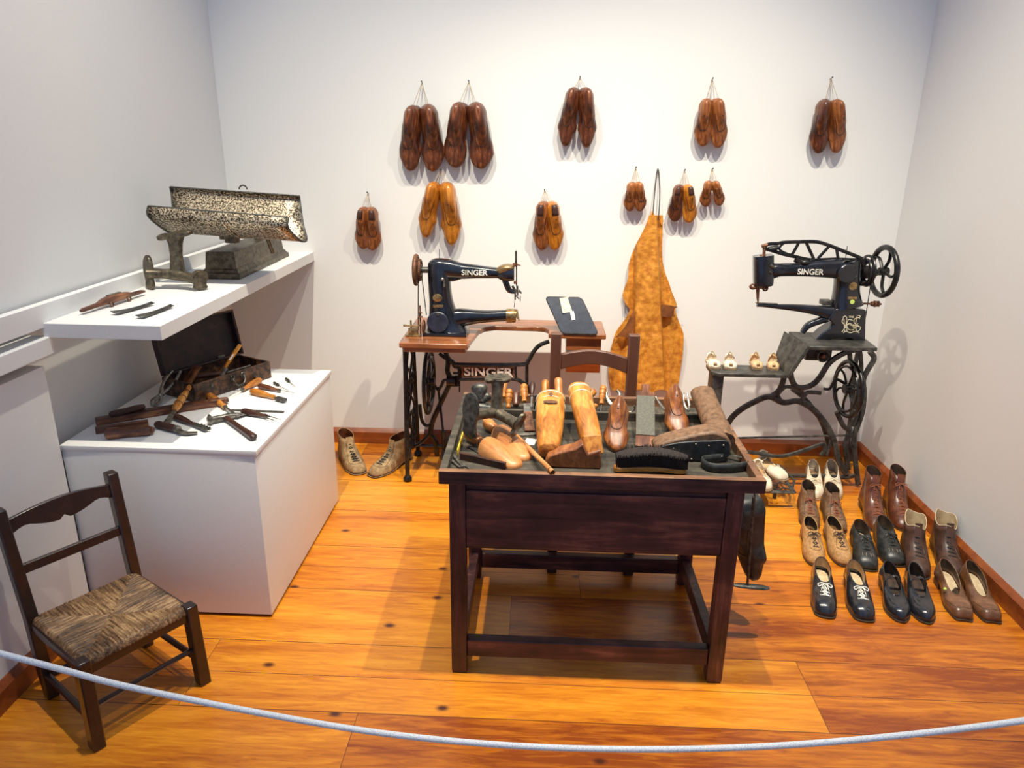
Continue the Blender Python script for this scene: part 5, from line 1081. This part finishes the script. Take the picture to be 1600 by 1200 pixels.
t, L = tool('wooden_stick', 'thin orange wooden stick resting on the front rim of the tray', 'stick', B5(742, 650, FL+.012), B5(1030, 940, RT_+.010)); obj('stick', MB().lathe(hprof(L, .0075, 'stick'), None, 12), ORANGEW, t); obj('stick_tip', MB().lathe([(L-.004, .0078), (L, .0078), (L+.002, .006)], None, 12), DARKW, t)
t, L = tool('flat_file', 'short silver file lying behind the thin wooden stick', 'file', B5(720, 632), B5(900, 628)); blade(t, 0, L, .02, .018, .006, STEEL, .004)
o = obj('paper_label', MB().box((0, 0, .0006), (.035, .05, .001)), WPAPER); place(o, B5(850, 690)+e, RZ(-.2)); tag(o, 'small white paper label beside the barrel-shaped boot form', 'label')
for a, b, lab, r in (((120, 845), (225, 930), 'steel rod at the front left corner of the tray, nearer the rim', .0045), ((150, 808), (250, 925), 'steel rod behind another in the front left corner', .0045), ((215, 880), (320, 940), 'small pale steel strip in the front left corner of the tray', .003)):
    t, L = tool('steel_rod', lab, 'rod', B5(*a)+V((0, 0, r)), B5(*b)+V((0, 0, r))); obj('rod', MB().sweep([(0, 0, 0), (L, 0, 0)], [(r, r*.7)]*2, 8), STEEL, t)
t, L = tool('knife', 'dark flat knife lying under the front shoe tree', 'knife', B5(300, 735), B5(400, 790)); blade(t, 0, L, .010, .014, .003, STEELD, .003)
# boot forms
def bootform(label, top, bot, r0, r1, m, foot=None, fl=.12):
    a, b = V(top), V(bot); t, L = tool('boot_form', label, 'boot form', b, a, up=(0, 0, 1)); mb = MB()
    rows = [(0, r1*.55), (.02, r1*.85), (.12, r1), (.35, (r0+r1)/2*1.02), (.6, r0), (.9, r0*1.02), (.97, r0), (1, r0*.92)]
    mb.sweep([(k*L, 0, r1*.9+(r0-r1)*k) for k, r in rows], [(r, r*.8) for k, r in rows], 22, e=2.6); obj('leg', mb, m, t)
    mb = MB()
    for k in (.94, .80): mb.sweep([(k*L+.012*math.sin(2*PI*j/24)*(1 if k < .9 else .1), r0*1.03*math.cos(2*PI*j/24), r1*.9+(r0-r1)*k+r0*.84*math.sin(2*PI*j/24)) for j in range(24)], .0022 if k < .9 else .0035, 5, loop=True)
    obj('band', mb, DARKW if False else PAPER, t); return t, L
t, L = bootform('barrel-shaped yellow wooden boot form standing left of centre in the tray', W(680+1030/5.714, 570+400/5.714, 2.36), B5(1010, 860, FL+.004), .047, .036, YELLOWW)
mb = MB()
for k, w_ in ((.70, .05), (.86, .012)): mb.sphere((L*k, 0, .075+.01*k), (.012, w_*.5, .002))
obj('worn_patch', mb, RUST, t)
t, L = bootform('boot form with squared front and toe pointing left, centre of the tray', W(680+1270/5.714, 570+275/5.714, 2.34), B5(1400, 800, FL+.010), .036, .034, YELLOWW)
P = [(985, 860), (1010, 812), (1100, 780), (1250, 745), (1320, 700), (1365, 790), (1480, 755), (1480, 930), (1100, 935), (990, 900)]
base = B5(1480, 930, FL); yy = base.y
Fm = Matrix.Translation(V((0, yy+.022, 0))) @ FRONT.to_4x4()
w5 = lambda X, Y: W(680+X/5.714, 570+Y/5.714, yy)
mb = MB().prism([(w5(X, Y).x, max(FL+.001, w5(X, Y).z)) for X, Y in P], .052, Fm); obj('foot', mb, FOOTW, t, world=True, bevel=.005, smooth=30)
a_, b_ = w5(1345, 700), w5(1480, 800); obj('heel_block', MB().sweep([V(((a_.x+b_.x)/2-.004, yy+.05, FL+.085)), V(((a_.x+b_.x)/2+.002, yy+.026, FL+.035))], [(.029, .026), (.031, .028)], 16, up=(0, 1, 0), e=6), YELLOWW, t, world=True, bevel=.002)
# standing lasts
def standing(label, tip, bot, Lw, m, lean=.45, wf=.42):
    b = B6(*bot); tp = W(920+tip[0]/5.333, 570+tip[1]/5.333, b.y+.11); d = (tp-b); L = Lw
    yaw = math.atan2(-d.x, d.y)                       # toe towards the viewer, heel raised at the back
    R = RZ(yaw+PI) @ RX(-lean)
    f = make_last(label, L, m, 1, (0, 0, 0), R, None, wf, .95, .36, cone=.28); c = b+V((0, .0, 0))
    toe_l = R @ V((0, L/2, 0)); f.location = V((b.x, b.y, FL+.003))-toe_l+V((0, 0, 0)); return f
standing('grey-brown wooden shoe last with raised heel, left of the flat strop', (255, 345), (225, 735), .20, LASTS[2])
standing('orange-brown wooden shoe last with raised heel, right of the flat strop', (735, 225), (760, 610), .20, LASTS[2])
# strop paddle
a, b = B6(468, 705), W(920+472/5.333, 570+245/5.333, 2.44); t, L = tool('strop_paddle', 'flat wooden strop paddle with grey face leaning on the divider', 'strop', a+e, b)
obj('paddle', MB().box((L/2, 0, .006), (L, .062, .012), bev=.002), RUST if False else BROWNW, t); obj('grey_face', MB().box((L*.54, 0, .0135), (L*.72, .060, .003)), STROP, t)
obj('paddle_handle', MB().box((L+.024, 0, .006), (.052, .028, .011), bev=.004), BROWNW, t)
# tall leather covered boot form lying back, black studded sole to the viewer
t = thing('boot_form', 'tall worn leather boot form with black studded sole, right of the tray', 'boot form', B6(1000, 700))
a, b = W(920+950/5.333, 570+245/5.333, 2.42), B6(1110, 640, FL+.045)
obj('leg', MB().sweep(cr([tuple(a+V((0, .012, .012))), tuple(a), tuple(a.lerp(b, .35)), tuple(a.lerp(b, .7)), tuple(b)], 5), [(.015+.026*min(1, i/4), .012+.022*min(1, i/4)) for i in range(21)], 20), TAUPE, t, world=True)
b0_ = b.y; f6 = lambda X, Y, dy=0: W(920+X/5.333, 570+Y/5.333, b0_+dy)
sole_pts = [(525, 680), (540, 645), (600, 615), (720, 590), (850, 578), (980, 575), (1130, 580), (1128, 700), (1060, 715), (980, 735), (840, 735), (700, 722), (590, 712), (535, 705)]
c2 = [(f6(*p).x, f6(*p).z) for p in cr(sole_pts, 3, True)]; mz = min(z for x, z in c2); dz = max(0, FL+.004-mz)
obj('sole_plate', MB().prism([(x, z+dz) for x, z in c2], .010, Matrix.Translation((0, b0_-.055, 0)) @ FRONT.to_4x4()), BLKLEA2, t, world=True, bevel=.002)
up6 = [(525, 660), (600, 600), (750, 560), (900, 525), (1030, 515), (1130, 560), (1160, 640), (1120, 690), (900, 700), (600, 700)]
obj('foot', MB().prism([(f6(*p).x, f6(*p).z+dz) for p in cr(up6, 3, True)], .075, Matrix.Translation((0, b0_-.012, 0)) @ FRONT.to_4x4()), TAUPE, t, world=True, bevel=.014, smooth=60)
mb = MB()
for X, Y in ((555, 690), (680, 635), (965, 612), (1085, 608), (1070, 700), (825, 720), (860, 600)): mb.sphere(f6(X, Y)+V((0, -.061, dz)), .0035, n=8)
obj('sole_studs', mb, STEEL, t, world=True)
# shoe brush
a, b = B6(205, 885), B6(805, 905); t, L = tool('shoe_brush', 'shoe brush with black bristles up on an orange wooden back at the tray front', 'brush', a+e, b+e); n = 14
mb = MB(); rings = []
for i in range(n+1):
    k = i/n; w_ = .024*(1-(2*k-1)**6*.55); zc = .010+.010*math.sin(PI*k); rings.append([V((k*L, s*w_, zc+h)) for s, h in ((-1, -.009), (1, -.009), (1, .006), (-1, .006))])
mb.grid(rings); obj('brush_back', mb, YELLOWW, t, bevel=.003)
mb = MB(); rings = []; rnd = random.Random(3)
for i in range(2*n+1):
    k = i/(2*n); w_ = .021*(1-(2*k-1)**6*.5); zc = .016+.010*math.sin(PI*k); h = .038+.007*math.sin(PI*k); fl_ = 1.55
    rings.append([V((k*L*.96+.012+(k-.5)*.012*0, -w_, zc)), V((k*L*.98+.006, -w_*fl_, zc+h*.9)), V((k*L*.98+.006, -w_*.6, zc+h*1.06)), V((k*L*.98+.006, w_*.6, zc+h*1.06)), V((k*L*.98+.006, w_*fl_, zc+h*.9)), V((k*L*.96+.012, w_, zc))])
mb.grid(rings); 
for i in range(900):
    k = rnd.random(); sdy = rnd.choice((-1, -1, 1, rnd.uniform(-1, 1))); w_ = .021*(1-(2*k-1)**6*.5); zc = .016+.010*math.sin(PI*k); h = (.038+.007*math.sin(PI*k))*rnd.uniform(.95, 1.15)
    p0 = V((k*L*.96+.006, sdy*w_, zc)); p1 = V((k*L*.98+.006+rnd.uniform(-.004, .004), sdy*w_*1.62, zc+h)); mb.sweep([p0, p1], [.0009, .0004], 3)
o = obj('bristles', mb, BRISTLE, t, smooth=0)
# curved heel strap
t = thing('leather_strap', 'curved dark leather strap standing on edge at the right front of the tray', 'strap', B6(1120, 850))
pts = [B6(1140, 812), B6(960, 832), B6(945, 860), B6(1010, 895), B6(1130, 905), B6(1230, 898), B6(1325, 880)]
q = cr([tuple(p) for p in pts], 6); mb = MB(); mb.grid([[V(p)+V((0, 0, .002)), V(p)+V((0, 0, .030))] for p in q], closed=False); obj('strap', mb, DARKW if False else BLKLEA2, t, world=True, solid=.005)
t, L = tool('bone_folder', 'pale curved bone tool behind the leather strap at the right rim', 'folder', B6(1150, 750, FL+.012), B6(1300, 775, FL+.02)); obj('body', MB().sweep([(0, 0, 0), (L*.5, .004, 0), (L, 0, 0)], [(.003, .002), (.006, .002), (.003, .002)], 8), STEELD, t)

# ------------------------------------------------------------------ things hanging at the right side of the bench
hk = V((BX1+.02, 2.10, .672))
yq = 2.12; top = W(1178, 776, yq); bot = W(1168, 912, yq); top.x = max(top.x, BX1+.008)
t = thing('iron_rod_stand', 'thin iron rod with flat foot hanging at the right side of the workbench', 'iron rod', top)
obj('rod', MB().sweep([top, bot], [(.0055, .0055), (.0045, .0045)], 8), STEELD, t, world=True)
a, b = W(1146, 914, yq), W(1202, 919, yq); obj('foot_plate', MB().sweep([a, a.lerp(b, .15), a.lerp(b, .5), a.lerp(b, .85), b], [(.006, .004), (.012, .006), (.014, .007), (.014, .006), (.006, .004)], 12, up=(0, 0, 1)), STEELD, t, world=True)
obj('hook', MB().sweep(cr([tuple(top+V((0, 0, -.002))), tuple(top+V((.0, 0, .012))), tuple(V((BX1+.002, yq, .690)))], 4), .003, 6), STEELD, t, world=True)
hp, tp = W(1168, 772, 2.22), W(1188, 903, 2.22); L = (tp-hp).length; c = (hp+tp)/2; c.x = max(c.x, BX1+.045)
obj('hanging_cord', MB().sweep([V((BX1+.002, 2.22, .690)), V((c.x, 2.215, c.z+L*.46))], .002, 6), LACEW, t, world=True)
f = make_last('black shoe last hanging toe down at the right side of the workbench', L, BLKLEA2, 1, c+V((0.0, 0, 0)), RY(-.10) @ RZ(-1.0) @ HANG, None, .38, .8, .34, cone=.4)

# ------------------------------------------------------------------ brown chair behind the bench
t = thing('wooden_chair', 'brown painted wooden chair behind the workbench with arched top rail', 'chair', (.21, 2.68, 0)); yc_ = 2.80
cx0, cx1 = W(868, 560, yc_).x, W(989, 560, yc_).x; zt = W(868, 520, yc_).z
for x in (cx0, cx1): obj('back_post', MB().grid([[V((x+a*.021, yc_+b*.019+dy, z)) for a, b in ((-1, -1), (1, -1), (1, 1), (-1, 1))] for z, dy in ((0, .03), (.40, 0), (zt, 0))]), CHAIRB, t, world=True, bevel=.003)
for x in (cx0+.005, cx1-.005): obj('leg', MB().box((x, 2.49, .20), (.038, .036, .40)), DARKW, t, world=True, bevel=.003)
n = 12; P = []
for i in range(n+1): k = i/n; P.append((cx0+.02+(cx1-cx0-.04)*k, W(0, 545-9*math.sin(PI*k)*1.0-13 +4*k, yc_).z))
Q_ = [(x, z-.062+.006*math.sin(PI*i/n)) for i, (x, z) in enumerate(P)][::-1]
obj('top_rail', MB().prism(P+Q_, .024, Matrix.Translation((0, yc_, 0)) @ FRONT.to_4x4()), CHAIRB, t, world=True, bevel=.003, smooth=30)
obj('lower_rail', MB().box(((cx0+cx1)/2, yc_, .56), (cx1-cx0-.04, .02, .045)), CHAIRB, t, world=True, bevel=.002)
obj('seat', MB().box(((cx0+cx1)/2, 2.65, .405), (cx1-cx0+.02, .36, .03), bev=.006), CHAIRB, t, world=True)
obj('stretcher', MB().box(((cx0+cx1)/2, 2.49, .2), (cx1-cx0-.04, .018, .025)), CHAIRB, t, world=True)

# ------------------------------------------------------------------ low rush-seated chair
fF = V((.83, -.557, 0)).normalized(); sS = V((-fF.y, fF.x, 0)); sS = V((.557, .83, 0)).normalized()
rm = V((-1.357, 1.845, 0)); Mc = Matrix((fF, sS, V((0, 0, 1)))).transposed()
t = thing('rush_seat_chair', 'low dark wooden chair with woven rush seat at the left', 'chair', rm, Mc)
D_, HW, SHt = .300, .150, .262
def post(name, pts, w): obj(name, MB().grid([[V((x+a*w/2, y+b*w/2*.9, z)) for a, b in ((-1, -1), (1, -1), (1, 1), (-1, 1))] for x, y, z in pts]), CHAIRD, t, bevel=.004)
for s in (-1, 1):
    post('back_post', [(.0, s*HW*.97, 0), (-.002, s*HW, .10), (-.012, s*HW, .27), (-.065, s*HW*1.03, .605)], .036)
    post('leg', [(D_+.008, s*HW*1.06, 0), (D_, s*HW*1.02, SHt+.018)], .038)
xs_ = lambda z: -.012-.053*(z-.27)/.335
def rail(z0, z1, ctrl_top, ctrl_bot, nm):
    n = 20; Pt = [(-HW+.0+2*HW*i/n, ctrl_top(i/n)) for i in range(n+1)]; Pb = [(-HW+2*HW*i/n, ctrl_bot(i/n)) for i in range(n, -1, -1)]
    zc = (z0+z1)/2; tl_ = math.atan(.053/.335)
    M = Matrix.Translation((xs_(zc), 0, zc)) @ Matrix.Rotation(-tl_, 4, 'Y') @ Matrix(((0, 0, -1, 0), (1, 0, 0, 0), (0, 1, 0, 0), (0, 0, 0, 1)))
    obj(nm, MB().prism([(a, b-zc) for a, b in Pt+Pb], .018, M), CHAIRD, t, bevel=.002, smooth=30)
rail(.51, .60, lambda k: .568+.018*math.sin(PI*k), lambda k: .520+.012*abs(math.sin(2*PI*k))**1.5*0+ (.020*math.sin(PI*min(k, 1-k)/.36) if min(k, 1-k) < .18 else .020-.022*math.sin(PI*(min(k, 1-k)-.18)/.56)**1 if min(k, 1-k) < .46 else .010), 'top_rail')
rail(.40, .44, lambda k: .432, lambda k: .404, 'mid_rail')
for s in (-1, 1):
    obj('seat_rail', MB().sweep([(0, s*HW, SHt-.012), (D_, s*HW*1.02, SHt-.012)], [(.011, .016)]*2, 8, e=4), CHAIRD, t)
    obj('stretcher', MB().sweep([(0, s*HW, .085), (D_, s*HW*1.04, .085)], .010, 8), CHAIRD, t)
    obj('stretcher', MB().sweep([(0, s*HW, .17), (D_, s*HW*1.04, .17)], .008, 8), CHAIRD, t) if False else None
obj('seat_rail', MB().sweep([(D_, -HW, SHt-.016), (D_, HW, SHt-.016)], [(.010, .018)]*2, 8, e=4), CHAIRD, t)
obj('seat_rail', MB().sweep([(0, -HW, SHt-.012), (0, HW, SHt-.012)], [(.010, .016)]*2, 8, e=4), CHAIRD, t)
obj('stretcher', MB().sweep([(D_, -HW, .125), (D_, HW, .125)], .008, 8), CHAIRD, t); obj('stretcher', MB().sweep([(0, -HW, .07), (0, HW, .07)], .009, 8), CHAIRD, t)
# rush seat: ridged surface in four triangular fields meeting at the centre
mb = MB(); n = 170; grid_ = []
def rush(u, v):                                     # u depth 0..1, v width -1..1
    x = u*2-1; y = v; ax_, ay = abs(x), abs(y)
    if ax_ > ay: r = y; ed = ax_
    else: r = x; ed = ay
    ph = r*44+noise.noise(V((x*4, y*4, 2)))*1.6
    h = .0036*abs(math.sin(ph))+.0016*noise.noise(V((x*14, y*14, 0)))-.010*(1-ed)**1.2*.9-.002*math.exp(-abs(ax_-ay)*25)
    edge = max(0, ed-.90)/.10; return h-.020*edge**2.2
for i in range(n+1):
    row = []
    for j in range(n+1): u = i/n; v = j/n*2-1; row.append(V((-.012+(D_+.022)*u, v*(HW+.006), SHt+.012+rush(u, v))))
    grid_.append(row)
mb.grid(grid_, closed=False); rs = obj('rush_seat', mb, RUSH, t, smooth=180, solid=.004); rs.data.materials.append(RUSHY)
for p in rs.data.polygons:
    c = p.center; p.material_index = 1 if abs((c.x+.012)/(D_+.022)*2-1) < abs(c.y)/(HW+.006) else 0
mb = MB(); rnd = random.Random(5)
for k in range(10):
    x, y = rnd.uniform(.1, .24), rnd.uniform(-.1, .08); mb.sweep([(x, y, SHt-.01), (x+rnd.uniform(-.02, .02), y+rnd.uniform(-.02, .02), SHt-rnd.uniform(.03, .07))], .0012, 4)
obj('loose_straw', mb, RUSH, t)

# ------------------------------------------------------------------ leather apron on the back wall
t = thing('leather_apron', 'tan leather apron hanging from a wire on the back wall', 'apron', W(1028, 400, YB-.04))
rows = [(62, 652, 734), (90, 645, 733), (130, 628, 733), (200, 594, 730), (270, 560, 729), (340, 537, 733), (400, 532, 748), (440, 528, 763), (500, 505, 783), (540, 500, 798), (585, 520, 814), (620, 540, 806), (680, 505, 826), (730, 468, 846), (770, 450, 856), (850, 430, 852), (950, 416, 840), (1020, 420, 830), (1062, 430, 822), (1090, 442, 812)]
rw = cr([tuple(map(float, r)) for r in rows], 5)
def fold(X, Y):
    l, r = 572-(Y-400)*.02, 713+(Y-400)*.045
    s = lambda a: 1/(1+math.exp(-max(-30, min(30, a))))
    f = .050*s((X-l)/5)*s((r-X)/1.5)
    f += .016*s((l-X)/14)*math.sin((X-l)*.045)**2+.014*s((X-r)/10)*(.5+.5*math.sin((X-r)*.07+Y*.006))
    f += .003*math.sin(X*.05+Y*.012)+.006*noise.noise(V((X*.012, Y*.008, 0)))+.003*noise.noise(V((X*.04, Y*.03, 5)))
    return f
cols = 150; gr = []
for Y, a, b in rw:
    r_ = []
    for j in range(cols+1):
        k = j/cols; X = a+(b-a)*k; yb_ = Y+ (8*math.sin(X*.05) if Y > 1050 else 0)
        r_.append(W(840+X/3.75, 320+yb_/3.75, YB-.018-fold(X, Y)))
    gr.append(r_)
mb = MB().grid(gr, closed=False); obj('apron_front', mb, APRONM, t, world=True, smooth=0, solid=.003)
fa = lambda X, Y, d=0: W(840+X/3.75, 320+Y/3.75, YB-.018-d)
def patch(nm, pts, m, d, th=.004): obj(nm, MB().prism([(fa(*p).x, fa(*p).z) for p in pts], th, Matrix.Translation((0, YB-.018-d, 0)) @ FRONT.to_4x4()), m, t, world=True)
patch('pocket_opening', [(716, 572), (760, 578), (812, 588), (792, 600), (788, 640), (752, 648), (718, 640)], APRONB, .040)
patch('turned_edge', [(450, 768), (510, 700), (540, 640), (562, 600), (562, 700), (556, 760), (520, 765), (480, 760)], APRONB, .040)
mb = MB()
for a, b, c_ in (((650, 95), (664, 30), (684, 60)), ((712, 95), (718, 52), (733, 92))): mb.prism([(fa(*p).x, fa(*p).z) for p in (a, b, c_, ((a[0]+c_[0])/2, 118))], .004, Matrix.Translation((0, YB-.045, 0)) @ FRONT.to_4x4())
obj('neck_tabs', mb, APRONM, t, world=True)
nl_ = W(1028, 263, YB-.006)
obj('wire_loop', MB().sweep(cr([tuple(fa(675, 55, .03)), tuple(W(1023, 300, YB-.02)), tuple(nl_), tuple(W(1031, 300, YB-.02)), tuple(fa(708, 90, .03))], 5), .0024, 6), WIRE, t, world=True)
obj('dangling_cord', MB().sweep([fa(515, 590, .01), fa(512, 640, .01)], .0015, 5), WIRE, t, world=True)

# ------------------------------------------------------------------ barrier rope
yr_ = 1.22; pts = [(-260, 950), (-120, 990), (0, 1021), (100, 1047), (200, 1073), (400, 1113), (600, 1146), (800, 1165), (1000, 1171), (1200, 1166), (1400, 1150), (1600, 1126), (1760, 1100), (1900, 1072)]
q = cr([tuple(W(x, y, yr_)) for x, y in pts], 8)
o = obj('barrier_rope', MB().sweep(q, .0066, 12), ROPEM); tag(o, 'white braided barrier rope sagging across the front', 'rope')
for s, p in ((0, q[0]), (1, q[-1])):
    t = thing('barrier_post', f'slim steel post at the {"left" if s == 0 else "right"} end of the barrier rope', 'post', (p[0], p[1], 0)); obj('pole', MB().sweep([(0, 0, .01), (0, 0, p[2]+.05)], .012, 16), STEEL, t); obj('base', MB().lathe([(0, .10), (.008, .10), (.014, .06)], frame((0, 0, 0), (0, 0, 1)).to_4x4(), 28), STEEL, t)
